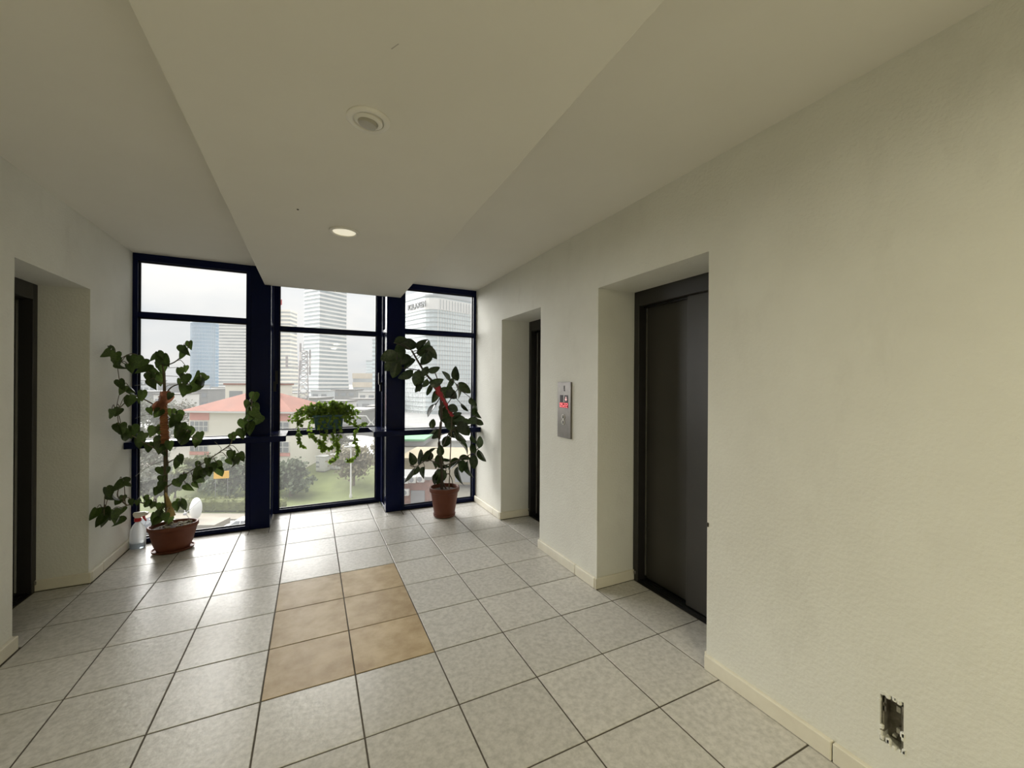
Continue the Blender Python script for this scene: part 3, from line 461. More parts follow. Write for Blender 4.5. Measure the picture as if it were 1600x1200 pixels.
# ================================================================== THE CITY BEYOND THE GLASS (metres)
mat('lawn', (0.20, 0.235, 0.09), (0.135, 0.16, 0.065), scale=.25, rough=0.95, bump=0.3, bscale=3)
mat('earth', (0.17, 0.16, 0.125), (0.13, 0.12, 0.095), scale=.08, rough=0.95)
mat('asphalt', (0.19, 0.185, 0.175), (0.16, 0.155, 0.15), scale=.3, rough=0.9)
mat('pavement', (0.28, 0.25, 0.20), (0.24, 0.215, 0.175), scale=.5, rough=0.9)
mat('white_wall', (0.66, 0.65, 0.62), (0.60, 0.59, 0.56), scale=.2, rough=0.8)
mat('cream_wall', (0.80, 0.76, 0.66), (0.75, 0.71, 0.61), scale=.2, rough=0.8)
mat('pink_wall', (0.72, 0.33, 0.28), (0.66, 0.29, 0.25), scale=.3, rough=0.8)
mat('blue_wall', (0.45, 0.58, 0.74), (0.40, 0.52, 0.68), scale=.3, rough=0.7)
mat('red_roof', (0.25, 0.082, 0.048), (0.20, 0.065, 0.038), scale=.6, rough=0.8, bump=0.3, bscale=8)
mat('tower_glass', (0.47, 0.48, 0.475), (0.37, 0.385, 0.39), scale=.12, rough=0.5, spec=0.15)
mat('pale_glass', (0.70, 0.75, 0.76), (0.60, 0.665, 0.68), scale=.10, rough=0.5, spec=0.15)
mat('blue_glass', (0.36, 0.46, 0.56), (0.28, 0.39, 0.50), scale=.08, rough=0.5, spec=0.15)
mat('pale_stripe_glass', (0.42, 0.455, 0.465), (0.33, 0.37, 0.385), scale=.10, rough=0.5, spec=0.15)
mat('tower_white', (0.78, 0.77, 0.74), (0.74, 0.73, 0.70), scale=.2, rough=0.6)
mat('tower_cream', (0.84, 0.79, 0.70), (0.80, 0.75, 0.66), scale=.2, rough=0.6)
mat('tower_grey', (0.48, 0.50, 0.51), (0.44, 0.46, 0.47), scale=.2, rough=0.6)
mat('fin_blue', (0.50, 0.58, 0.65), scale=.2, rough=0.4)
mat('beige_block', (0.62, 0.55, 0.45), (0.57, 0.50, 0.41), scale=.2, rough=0.8)
mat('roof_grey', (0.27, 0.27, 0.265), (0.22, 0.22, 0.215), scale=.15, rough=0.85, vary=.18)
mat('roof_tan', (0.29, 0.25, 0.165), (0.25, 0.21, 0.135), scale=.2, rough=0.9)
mat('green_roof', (0.15, 0.36, 0.19), (0.12, 0.30, 0.16), scale=.3, rough=0.8)
mat('window_dark', (0.25, 0.265, 0.28), scale=1, rough=0.2)
mat('lattice_grey', (0.38, 0.37, 0.38), scale=1, rough=0.6)
mat('lattice_white', (0.75, 0.72, 0.70), scale=1, rough=0.6)
mat('white_metal', (0.60, 0.60, 0.58), scale=1, rough=0.35)
mat('yellow_sign', (0.90, 0.50, 0.04), scale=1, rough=0.5)
mat('car_paint', (0.85, 0.86, 0.87), scale=1, rough=0.2, coat=.5)
mat('dark_car_paint', (0.10, 0.11, 0.13), scale=1, rough=0.2, coat=.5)
mat('tyre', (0.02, 0.02, 0.02), scale=4, rough=0.8)
mat('brown_brick', (0.30, 0.16, 0.13), (0.22, 0.12, 0.10), scale=2, rough=0.85)
mat('red_paver', (0.40, 0.23, 0.19), (0.33, 0.185, 0.15), scale=2, rough=0.9)
mat('bark', (0.20, 0.16, 0.12), scale=4, rough=0.9)
mat('crown_dark', (0.16, 0.19, 0.12), (0.105, 0.135, 0.085), scale=1.2, rough=0.8, trans=.2)
mat('crown_olive', (0.20, 0.21, 0.10), (0.13, 0.145, 0.065), scale=1.2, rough=0.8, trans=.2)
mat('crown_grey', (0.24, 0.245, 0.20), (0.17, 0.175, 0.145), scale=1.2, rough=0.8, trans=.2)
mat('crown_brown', (0.25, 0.225, 0.15), (0.185, 0.165, 0.11), scale=1.2, rough=0.8, trans=.2)
mat('hedge_leaf', (0.20, 0.22, 0.075), (0.13, 0.15, 0.05), scale=1.2, rough=0.8, trans=.2)
mat('sign_grey', (0.10, 0.11, 0.12), scale=1, rough=0.5)

def at(px, py, D): return CAM + fw * D + rt * ((px - 800) / FPX * D) + up * ((600 - py) / FPX * D)
RH, FH = Vector((rt.x, rt.y, 0)).normalized(), Vector((fw.x, fw.y, 0)).normalized()
def G(lat, D, z): return Vector((CAM.x, CAM.y, CAM.z)) + RH * lat + FH * D + Vector((0, 0, z))   # z measured from eye level
def ground_z(D):
    kn = [(0, -14.2), (46, -14.2), (52, -13.9), (58, -12.6), (75, -11.2), (3000, -11.2)]
    for (a, za), (b, zb) in zip(kn, kn[1:]):
        if D <= b: return za + (zb - za) * (D - a) / (b - a)
def strip(name, la0, la1, D0, D1, m, lift, nl=2, nd=8, hang=.4):
    """ground patch following the slope, with a skirt so that it has thickness"""
    b = MB(1.0); vs, fs = [], []
    for j in range(nd + 1):
        D = D0 + (D1 - D0) * j / nd
        for i in range(nl + 1): vs.append(tuple(G(la0 + (la1 - la0) * i / nl, D, ground_z(D) + lift)))
    n0 = len(vs)
    vs += [(x, y, z - hang) for x, y, z in vs]
    w_ = nl + 1
    for j in range(nd):
        for i in range(nl): a = j * w_ + i; fs.append((a, a + 1, a + w_ + 1, a + w_)); fs.append((n0 + a, n0 + a + w_, n0 + a + w_ + 1, n0 + a + 1))
    for j in range(nd):
        for i in (0, nl): a = j * w_ + i; fs.append((a, a + w_, n0 + a + w_, n0 + a))
    for i in range(nl):
        for j in (0, nd): a = j * w_ + i; fs.append((a, a + 1, n0 + a + 1, n0 + a))
    b.add(vs, fs); return structure(b.build(name, m, fix=True))
strip('ground', -700, 700, 6, 60, 'earth', -.10, 4, 24); strip('ground', -400, 400, 60, 100, 'earth', -.10, 4, 6); strip('ground', -1600, 1600, 100, 2400, 'roof_grey', -.10, 4, 12)
strip('lawn', -50, -12.5, 44, 64, 'lawn', .0, 4, 12)
strip('street', -80, 60, 30, 42.2, 'asphalt', .0); strip('pavement', -80, -12, 42.2, 44, 'pavement', .12)

def poly_tower(name, label, cat, origin, poly, z0, z1, pitch, slab, body, band, out=.35, extra=None, scale=None, group=None, taper_n=1, zphase=0.0):
    """a tower on the footprint poly (local a along RH-rotated axes already in world xy metres), floors marked by proud slabs"""
    r = empty(name, (origin.x, origin.y, CAM.z + z0), label, cat, group)
    H = z1 - z0; sc = scale or (lambda t: (1, 1))
    cxm = sum(p[0] for p in poly) / len(poly); cym = sum(p[1] for p in poly) / len(poly)
    def ring(z, grow): 
        s = sc(z / H); out_ = []
        for p in poly:
            d = math.hypot(p[0] - cxm, p[1] - cym); g = 1 + grow / d
            out_.append((cxm + (p[0] - cxm) * g * s[0], cym + (p[1] - cym) * g * s[0], z))
        return out_
    n = 1 if scale is None else 12
    MB(1.0).loft([ring(H * k / n, 0) for k in range(n + 1)]).build('glazed_body', body, r, fix=True)
    b = MB(1.0); z = zphase + pitch
    while z < H - .1:
        b.loft([ring(z - slab / 2, out), ring(z + slab / 2, out)]); z += pitch
    tag(b.build('floor_bands', band, r, fix=True), kind='stuff')
    MB(1.0).loft([ring(H - slab * .6, out + .1), ring(H + .6, out + .1)]).build('roof_edge', band, r, fix=True)
    if extra: extra(r, ring, H)
    return r
def rot_rect(ang, Lr, Ll, fil=0):
    """rectangle whose near corner is the local origin: right side at ang from RH towards FH, left side square to it"""
    u = RH * math.cos(ang) + FH * math.sin(ang); v = -RH * math.sin(ang) + FH * math.cos(ang)
    if not fil: P = [(0, 0), (Lr, 0), (Lr, Ll), (0, Ll)]
    else: P = [(fil - fil * math.sin(q), fil - fil * math.cos(q)) for q in [PI / 2 * k / 5 for k in range(5, -1, -1)]] + [(Lr, 0), (Lr, Ll), (0, Ll)]
    return [tuple((u * a + v * c).xy) for a, c in P]
def top_z(py, D): return (602 - py) / FPX * D       # height over eye level

# large striped tower in the middle window
o = at(499, 602, 300)
def flare(t): s = 1 + .20 * max(0, 1 - t * 1.9) ** 2; return (s, s)
poly_tower('office_tower', 'tallest pale tower with white floor bands and flared foot behind the ivy', 'tower', o, rot_rect(math.radians(60), 23, 18.5), -12, 92, 3.0, 1.3, 'pale_stripe_glass', 'tower_white', scale=flare)
# curved cream tower left of it
o = at(435.5, 602, 330)
def flare2(t): s = 1 + .62 * max(0, 1 - t * 1.5) ** 1.8; return (s, s)
def flag(r, ring, H):
    MB(1.0).tube([(0, 4, H), (0, 4, H + 9)], .15, 6).build('flag_pole', 'lattice_grey', r)
    MB(1.0).loft([[(0, 4, H + 4.2), (0, 4, H + 9), (.12, 4, H + 9), (.12, 4, H + 4.2)], [(1.6, 3.4, H + 5.4), (1.6, 3.4, H + 9.6), (1.7, 3.5, H + 9.6), (1.7, 3.5, H + 5.4)]]).build('flag', 'red_tape', r, fix=True)
poly_tower('office_tower', 'cream banded tower with curved foot and flag at left edge of middle window', 'tower', o, rot_rect(math.radians(4), 8.6, 12), -12, top_z(489, 330), 3.2, 1.5, 'tower_glass', 'tower_cream', scale=flare2, extra=flag)
# blue curved tower and striped slab in the left window
o = at(318, 602, 420); arc = [tuple((RH * (11.4 * math.cos(a)) + FH * (-9 * math.sin(a))).xy) for a in [PI * k / 14 for k in range(15)]]
arc += [tuple((RH * -11.4 + FH * 8).xy), tuple((RH * 11.4 + FH * 8).xy)]
def fins(r, ring, H):
    b = MB(1.0); R_ = ring(0, .25)
    for i in range(len(R_) - 2):
        for k in range(2):
            x = R_[i][0] + (R_[i + 1][0] - R_[i][0]) * k / 2; y = R_[i][1] + (R_[i + 1][1] - R_[i][1]) * k / 2
            b.box(x - .22, y - .22, 0, x + .22, y + .22, H)
    tag(b.build('mullions', 'fin_blue', r), kind='stuff')
    MB(1.0).loft([ring(H, .1), [(x, y, H + 5 - .26 * ((x * RH.x + y * RH.y) + 11)) for x, y, z in ring(H, .1)]]).build('sloping_crown', 'blue_glass', r, fix=True)
poly_tower('office_tower', 'curved blue glass tower in the left window', 'tower', o, arc, -12, top_z(510, 420), 3.6, .7, 'blue_glass', 'fin_blue', extra=fins)
o = at(342, 602, 360)
poly_tower('office_tower', 'wide white banded tower right of the blue glass tower', 'tower', o, rot_rect(math.radians(5), 40, 22), -12, top_z(504, 360), 2.75, 1.15, 'tower_glass', 'tower_white')
# beige block and thin hatched tower at the right edge of the middle window
o = at(551, 602, 250)
poly_tower('office_block', 'low beige block with banded windows right of the tall white tower', 'building', at(551.5, 602, 260), rot_rect(math.radians(3), 22, 15), -12, top_z(588, 260), 5.5, 3.2, 'tower_glass', 'beige_block')
poly_tower('office_tower', 'thin grey tower seen behind the low beige block', 'tower', at(572, 602, 520), rot_rect(math.radians(3), 22, 15), -12, top_z(567, 520), 3.6, .6, 'pale_glass', 'tower_grey')
poly_tower('office_tower', 'narrow hatched tower against the right frame of the middle window', 'tower', at(582, 602, 215), rot_rect(math.radians(6), 7, 12), -12, top_z(534, 215), 2.2, .95, 'pale_glass', 'tower_grey')
# rounded glass corner building with roof sign in the right window
o = at(672, 602, 150); ang = math.radians(44); H0 = -12; HT = top_z(463, 150)
def corner(r, ring, H):
    u = RH * math.cos(ang) + FH * math.sin(ang); v = -RH * math.sin(ang) + FH * math.cos(ang)
    b = MB(1.0); RR = ring(H - 4.9, .5)
    b.loft([ring(H - 5.0, .5), ring(H - .8, .5)]); b.build('parapet_band', 'tower_white', r, fix=True)
    b = MB(1.0)
    for k in range(24):
        p = u * (4.0 + k * 1.35) - v * .58; b.box(p.x - .1, p.y - .1, H - 4.8, p.x + .1, p.y + .1, H - 1.2)
    tag(b.build('parapet_ribs', 'tower_grey', r), kind='stuff')
    b = MB(1.0)
    for k in range(30):
        p = u * (3.2 + k * 1.15) - v * .15; b.box(p.x - .09, p.y - .09, 0, p.x + .09, p.y + .09, H - 5)
        p = v * (3.2 + k * 1.15) - u * .15; b.box(p.x - .09, p.y - .09, 0, p.x + .09, p.y + .09, H - 17)
    tag(b.build('mullions', 'tower_white', r), kind='stuff')
    MB(1.0).loft([[tuple((u * a + v * c).xy) + (zz,) for a, c in ((5, 6), (30, 6), (30, 30), (5, 30))] for zz in (H + .4, H + 4.5)]).build('plant_room', 'tower_grey', r, fix=True)
    t = bpy.data.curves.new('roof_sign', 'FONT'); t.body = 'ICILAXEN'; t.size = 3.0; t.extrude = .15; t.offset = .05; t.align_x = 'LEFT'; t.space_character = 1.0
    to = bpy.data.objects.new('roof_sign', t); col.objects.link(to); dg = bpy.context.evaluated_depsgraph_get(); me = bpy.data.meshes.new_from_object(to.evaluated_get(dg)); bpy.data.objects.remove(to)
    me.materials.clear(); me.materials.append(MATS['sign_grey']); so_ = bpy.data.objects.new('roof_sign', me); col.objects.link(so_); so_.parent = r
    xa = -v; za = Vector((0, 0, 1)); na = xa.cross(za)
    L = max(q.co.x for q in me.vertices); start = v * (2.5 + L) - u * .62
    so_.matrix_local = Matrix(((xa.x, za.x, na.x, start.x), (xa.y, za.y, na.y, start.y), (xa.z, za.z, na.z, H - 4.0), (0, 0, 0, 1)))
poly_tower('glass_office', 'round cornered glass office with dark letters along its roof edge', 'building', o, rot_rect(ang, 36, 26, 5), H0, HT, 1.75, .22, 'pale_glass', 'tower_grey', out=.45, extra=corner)

# house with the red hipped roof
def house():
    D = 57.0; c0 = at(296, 602, D); zE, zG = -46 / FPX * D, -12.8
    th_ = math.radians(-3); u = RH * math.cos(th_) + FH * math.sin(th_); v = -RH * math.sin(th_) + FH * math.cos(th_)
    W, Dp = 14.6, 10.0
    r = empty('house', (c0.x, c0.y, CAM.z + zG), 'cream house with red hipped roof and pink panels beyond the left window', 'house')
    def P(a, c, z): p = u * a + v * c; return (p.x, p.y, z)
    h = zE - zG
    def blk(a0, a1, c0_, c1, z0, z1): return [[P(a0, c0_, z0), P(a1, c0_, z0), P(a1, c1, z0), P(a0, c1, z0)], [P(a0, c0_, z1), P(a1, c0_, z1), P(a1, c1, z1), P(a0, c1, z1)]]
    MB(1.0).loft(blk(0, W, 0, Dp, 0, h)).build('wall', 'cream_wall', r, fix=True)
    MB(1.0).loft(blk(-.06, -.0, .3, Dp - .3, 1, h - .3)).build('side_panel', 'blue_wall', r, fix=True)
    e = .75; rz = h + .15
    b = MB(1.0); b.add([P(-e, -e, rz), P(W + e, -e, rz), P(W + e, Dp + e, rz), P(-e, Dp + e, rz), P(5.5, Dp / 2, rz + 2.6), P(W - 5.5, Dp / 2, rz + 2.6)], [(0, 1, 5, 4), (1, 2, 5), (2, 3, 4, 5), (3, 0, 4), (3, 2, 1, 0)]); b.build('roof', 'red_roof', r, fix=True)
    b = MB(1.0); b.loft(blk(-e, W + e, -e, Dp + e, h - .08, h + .14)); b.build('eave', 'white_wall', r, fix=True)
    for a0, a1 in ((.15, 2.9), (W - 2.0, W - .1)):
        for z0, z1 in ((h - 1.15, h - .12), (h - 6.0, h - 5.55)): MB(1.0).loft(blk(a0, a1, -.10, .02, z0, z1)).build('pink_panel', 'pink_wall', r, fix=True)
        for z0, z1 in ((h - 2.75, h - 1.3), (h - 5.5, h - 4.0)):
            f = MB(1.0).loft(blk(a0 + .05, a1 - .1, -.12, .02, z0, z1)).build('window', 'white_wall', r, fix=True)
            nx = 4 if a0 < 5 else 2
            for i in range(nx):
                for j in range(2):
                    wA = (a1 - a0 - .15) / nx; hA = (z1 - z0) / 2
                    MB(1.0).loft(blk(a0 + .05 + i * wA + .09, a0 + .05 + (i + 1) * wA - .07, -.16, -.10, z0 + j * hA + .08, z0 + (j + 1) * hA - .06)).build('pane', 'window_dark', f, fix=True)
    for a in (9.2,): MB(1.0).loft(blk(a, a + .8, 4.0, 4.8, rz + 1, rz + 2.9)).build('chimney', 'white_wall', r, fix=True)
    MB(1.0).loft(blk(2.6, W, -.14, .02, h - 8.2, h - 7.9)).build('ledge', 'roof_grey', r, fix=True)
house()
def low_block(px0, px1, pyt, D, dep, m, roof='roof_grey', label=None, group=None, cat='building', zb=-11.3, name='low_building', ang=0.0):
    p0 = at(px0, 602, D); w_ = (px1 - px0) / FPX * D; h = top_z(pyt, D) - zb
    r = empty(name, (p0.x, p0.y, CAM.z + zb), label, cat, group)
    u = RH * math.cos(ang) + FH * math.sin(ang); v = -RH * math.sin(ang) + FH * math.cos(ang)
    def ring(g, z): return [tuple((u * a + v * c).xy) + (z,) for a, c in ((-g, -g), (w_ + g, -g), (w_ + g, dep + g), (-g, dep + g))]
    MB(1.0).loft([ring(0, 0), ring(0, h)]).build('wall', m, r, fix=True)
    MB(1.0).loft([ring(.25, h), ring(.25, h + .35)]).build('roof', roof, r, fix=True)
    f = 3.2; b = MB(1.0); k = 0
    while (k + .9) * f < h:
        z0 = h - (k + .85) * f; z1 = z0 + 1.5; n = max(2, int(w_ / 3.2))
        for i in range(n):
            a0 = w_ * (i + .2) / n; a1 = w_ * (i + .8) / n
            q = [tuple((u * a + v * c).xy) for a, c in ((a0, -.12), (a1, -.12), (a1, .05), (a0, .05))]
            b.loft([[x + (z0,) for x in q], [x + (z1,) for x in q]])
        k += 1
    if b.v: tag(b.build('windows', 'window_dark', r, fix=True), kind='stuff')
    return r
rc = random.Random(3)
CNAME = {'white_wall': 'white', 'roof_grey': 'grey', 'cream_wall': 'cream', 'tower_grey': 'dark grey'}
ORD = ['first', 'second', 'third', 'fourth', 'fifth', 'sixth', 'seventh', 'eighth', 'ninth', 'tenth', 'eleventh', 'twelfth']
city = {'left': [(212, 238, 618, 140), (215, 245, 600, 260), (240, 270, 622, 118), (247, 280, 604, 225), (285, 310, 607, 200), (300, 326, 614, 150), (330, 350, 610, 240), (356, 400, 611, 180)],
        'middle': [(430, 466, 619, 135), (467, 497, 627, 112), (486, 512, 615, 165), (499, 540, 632, 96), (518, 556, 613, 190), (528, 570, 646, 84), (545, 580, 628, 125), (560, 600, 616, 160), (573, 604, 640, 100)]}
for side, rows in city.items():
    for k, (a, b_, y, D) in enumerate(rows):
        wm = rc.choice(['white_wall', 'roof_grey', 'cream_wall', 'roof_grey', 'tower_grey'])
        low_block(a, b_, y, D, rc.uniform(6, 10), wm, rc.choice(['roof_grey', 'asphalt', 'roof_grey']), '%s block in the hazy low city, %s from the left in the %s window' % (CNAME[wm], ORD[k], side), 'low roofs of the distant city', ang=rc.uniform(-.12, .12))
low_block(352, 420, 606, 84, 9, 'cream_wall', 'red_roof', 'second red roofed block behind the hipped roof house', zb=-11.3, name='house')
# roofs seen through the right window
low_block(622, 662, 692, 74, 12, 'roof_grey', 'green_roof', 'flat building with bright green roof beyond the right window', zb=-11.3, name='flat_building')
low_block(690, 742, 694, 66, 14, 'tower_grey', 'roof_grey', 'grey flat-roofed building behind the rubber plant', zb=-11.6, name='flat_building', ang=.1)
low_block(624, 745, 722, 54, 9, 'roof_tan', 'roof_tan', 'long tan flat-roofed building low in the right window', zb=-13.2, name='flat_building', ang=-.05)
# brick service wing with white air conditioners and its red paved yard
bw = low_block(600, 672, 752, 46, 3.5, 'brown_brick', 'roof_grey', 'brown brick service wing behind the right pot', zb=-14.1, name='service_wing')
for k, (px, py) in enumerate(((619, 752), (632, 751), (644, 750), (657, 749), (620, 772), (633, 770))):
    p = at(px, py, 45.2); w_ = .9
    r = empty('air_conditioner', (p.x, p.y, p.z - .35), 'white air conditioner on the brown brick wing, %s' % ('first in the top row', 'second in the top row', 'third in the top row', 'fourth in the top row', 'left one in the lower row', 'right one in the lower row')[k], 'air conditioner', 'air conditioners on the brick wing')
    r.rotation_euler = (0, 0, -YAW)
    MB(1.0).cbox(-.39, 0, 0, .39, .45, .7, .04).build('casing', 'white_metal', r)
    MB(1.0).lathe([(.001, -.03), (.26, -.03), (.27, .02), (.001, .02)], n=16).build('fan_grille', 'window_dark', r).matrix_local = Matrix.Translation((-.1, -.01, .35)) @ Matrix.Rotation(PI / 2, 4, 'X')
yd = empty('paved_yard', tuple(G(-11, 41.3, -14.1)), None, None, None, 'structure')
for i in range(13):
    for j in range(4):
        if (i + j) % 2 == 0 or j in (0, 3):
            q = G(-12.6 + i * .62, 40.4 + j * .9, -14.05); o_ = G(-11, 41.3, -14.1)
            MB(1.0, off=tuple(o_)).box(q.x - .28, q.y - .40, q.z - .1, q.x + .28, q.y + .40, q.z + (.03 if (i * 7 + j) % 3 else .05)).build('slab', 'red_paver' if (i * 7 + j) % 3 else 'white_wall', yd)
# telecom mast
def mast():
    D = 95.0; p = at(474, 602, D); zb, zt = -11.2, top_z(552, D); r = empty('telecom_mast', (p.x, p.y, CAM.z + zb), 'grey lattice telecom mast with antennas in front of the tall white tower', 'mast')
    H = zt - zb; w0, w1 = 1.25, .75; b = MB(1.0); b2 = MB(1.0)
    C4 = lambda t: [((w0 + (w1 - w0) * t) * sx, (w0 + (w1 - w0) * t) * sy, H * t) for sx, sy in ((1, 1), (-1, 1), (-1, -1), (1, -1))]
    n = 14
    for k in range(4): b.tube([C4(0)[k], C4(1)[k]], .13, 5)
    for s in range(n):
        A, B = C4(s / n), C4((s + 1) / n)
        for k in range(4):
            b2.tube([A[k], B[(k + 1) % 4]], .06, 4); b2.tube([A[(k + 1) % 4], B[k]], .06, 4); b2.tube([B[k], B[(k + 1) % 4]], .06, 4)
    b.build('legs', 'lattice_grey', r); tag(b2.build('bracing', 'lattice_grey', r), kind='stuff')
    for k in range(9):
        a = k * 2.1; z = H * (.70 + .035 * (k % 9)); q = (1.35 * math.cos(a), 1.35 * math.sin(a))
        m = MB(1.0).cbox(q[0] - .2, q[1] - .14, z, q[0] + .2, q[1] + .14, z + 2.0, .05); m.tube([(0, 0, z + 1), (q[0], q[1], z + 1)], .06, 5); m.build('antenna', 'lattice_white' if k % 2 else 'lattice_grey', r)
    for k, z in enumerate((.45, .55, .62)):
        a = -YAW - 1.9 + k * .7
        MB(1.0).lathe([(.001, 0), (.25, .03), (.36, .13), (.001, .07)], n=16).build('microwave_dish', 'lattice_white', r).matrix_local = Matrix.Translation((1.2 * math.cos(a), 1.2 * math.sin(a), H * z)) @ Matrix.Rotation(a, 4, 'Z') @ Matrix.Rotation(PI / 2, 4, 'Y')
    m = MB(1.0).tube([(-3.4, 0, H * .80), (0, 0, H * .80)], .07, 5); m.tube([(-3.4, 0, H * .78), (-3.4, 0, H * .93)], .28, 6); m.build('side_antenna', 'lattice_grey', r)
    MB(1.0).tube([(0, 0, H), (0, 0, H + 2.2)], .07, 5, .03).build('lightning_rod', 'lattice_grey', r)
mast()
# two white cabinets on the lawn
def cabinet(px, pyb, D, w_, d_, h, label):
    p = at(px, pyb, D); r = empty('site_cabinet', (p.x, p.y, CAM.z + ground_z(D)), label, 'cabinet'); r.rotation_euler = (0, 0, -YAW - .25)
    MB(1.0).cbox(-w_ / 2, 0, .1, w_ / 2, d_, h, .04).build('body', 'white_metal', r)
    for k in (0, 1): MB(1.0).cbox(-w_ / 2 + .06 + k * w_ / 2, -.05, .25, -.04 + k * w_ / 2, .02, h - .15, .02).build('door', 'white_metal', r)
    MB(1.0).cbox(-w_ / 2 - .08, -.08, h, w_ / 2 + .08, d_ + .08, h + .12, .03).build('lid', 'white_metal', r)
    MB(1.0).box(-w_ / 2 + .05, .05, 0, w_ / 2 - .05, d_ - .05, .1).build('plinth', 'roof_grey', r)
    for z in (.6, 1.2): MB(1.0).box(-w_ / 2 + .12, -.08, z, -.12, -.05, z + .25).build('vent', 'window_dark', r)
cabinet(500, 742, 58, 1.45, 1.2, 2.1, 'white cabinet on the grass under the ivy, the left one of two')
cabinet(522, 738, 59, 1.5, 1.2, 2.1, 'white cabinet on the grass under the ivy, the right one of two')
# lamp post
p = at(548, 782, 50); r = empty('lamp_post', (p.x, p.y, CAM.z + ground_z(50)), 'slim white lamp post on the lawn beyond the middle window', 'lamp post')
hh = (782 - 703) / FPX * 50
MB(1.0).lathe([(.16, 0), (.16, .4), (.10, .5), (.075, hh)], n=10).build('pole', 'white_metal', r, smooth='auto')
MB(1.0).tube([(0, 0, hh - .1), (-.3, 0, hh + .05), (.5, 0, hh + .1)], .07, 6).build('bracket', 'white_metal', r)
for x in (-.45, .45): MB(1.0).cbox(x - .35, -.15, hh + .02, x + .35, .15, hh + .14, .04).build('lantern', 'white_metal', r)
# curved white canopies over the car park
for k, (px, py, D, w_, lab) in enumerate(((560, 700, 74, 10, 'long white car park canopy, the nearest one'), (556, 690, 80, 13, 'long white car park canopy behind the nearest one'), (585, 712, 66, 6, 'short white canopy right of the lamp post'))):
    p = at(px, py, D); r = empty('canopy', (p.x, p.y, p.z - 2.6), lab, 'canopy'); r.rotation_euler = (0, 0, -YAW - .35)
    arcp = [(w_ * (t - .5), 2.6 + .9 * math.sin(PI * t) - .3) for t in [i / 10 for i in range(11)]]
    MB(1.0).loft([[(x, -1.6, z), (x, 1.6, z + .35), (x, 1.6, z + .45), (x, -1.6, z + .1)] for x, z in arcp]).build('membrane', 'white_metal', r, smooth='auto', fix=True)
    for t in (2, 5, 8): MB(1.0).tube([(arcp[t][0], 0, -.2), (arcp[t][0], 0, arcp[t][1] + .1)], .09, 6).build('post', 'white_metal', r)
# white hexagonal railing near the right jamb of the middle window
p = at(585, 660, 62); r = empty('railing', (p.x, p.y, p.z - 1.2), 'white hexagonal steel railing right of the ivy planter', 'railing'); r.rotation_euler = (0, 0, -YAW)
for k, x0 in enumerate((-1.9, .9)):
    q = [(x0 + 1.3 * math.cos(PI / 3 * i), 0, 1.2 + 1.1 * math.sin(PI / 3 * i)) for i in range(7)]; MB(1.0).tube(q, .10, 6).build('hexagon', 'white_metal', r)
MB(1.0).tube([(-3.5, 0, 1.2), (-3.2, 0, 1.2)], .1, 6).tube([(-.6, 0, 1.2), (-.4, 0, 1.2)], .1, 6).build('link', 'white_metal', r)
MB(1.0).tube([(0, 0, -5.4), (0, 0, .12)], .1, 6).build('post', 'white_metal', r)
# yellow banner and satellite dish
p = at(346, 742, 46.8); r = empty('banner', (p.x, p.y, CAM.z + ground_z(46.8)), 'yellow roadside banner beyond the pine in the left window', 'banner'); r.rotation_euler = (0, 0, -YAW + .3)
zc_ = p.z - (CAM.z + ground_z(46.8))
MB(1.0).cbox(-.75, -.04, zc_ - .42, .75, .04, zc_ + .42, .02).build('board', 'yellow_sign', r)
for x in (-.6, .6): MB(1.0).tube([(x, .06, 0), (x, .06, zc_ + .3)], .03, 6).build('post', 'roof_grey', r)
annex = low_block(284, 334, 832, 24.5, .9, 'roof_tan', 'pavement', 'pale flat roof just below the left window', zb=-14.1, name='flat_building')
p = at(301, 795, 25.2); base_z = top_z(832, 24.5) + .37
r = empty('satellite_dish', (p.x, p.y, CAM.z + base_z), 'large white satellite dish on the roof below the left window', 'satellite dish'); r.rotation_euler = (0, 0, -YAW)
zc_ = p.z - (CAM.z + base_z)
d = MB(1.0).lathe([(.001, .0), (.30, .04), (.50, .11), (.64, .19), (.66, .18), (.50, .08), (.30, .01), (.001, -.03)], n=28, close=False).build('dish', 'white_metal', r, smooth='auto', fix=True)
d.matrix_local = Matrix.Translation((0, 0, zc_)) @ Matrix.Rotation(math.radians(-25), 4, 'Z') @ Matrix.Rotation(math.radians(-98), 4, 'X') @ Matrix.Rotation(0, 4, 'Z')
MB(1.0).tube([(0, .25, 0), (0, .25, zc_)], .05, 8).build('mast', 'lattice_grey', r)
for a in (-.55, 0, .55): MB(1.0).tube([(a, -.1, zc_ + (.55 if a else -.7)), (.35, -1.0, zc_ + .02)], .018, 5).build('feed_strut', 'lattice_grey', r)
MB(1.0).cbox(.28, -1.1, zc_ - .06, .42, -.95, zc_ + .08, .02).build('feed_horn', 'lattice_grey', r)
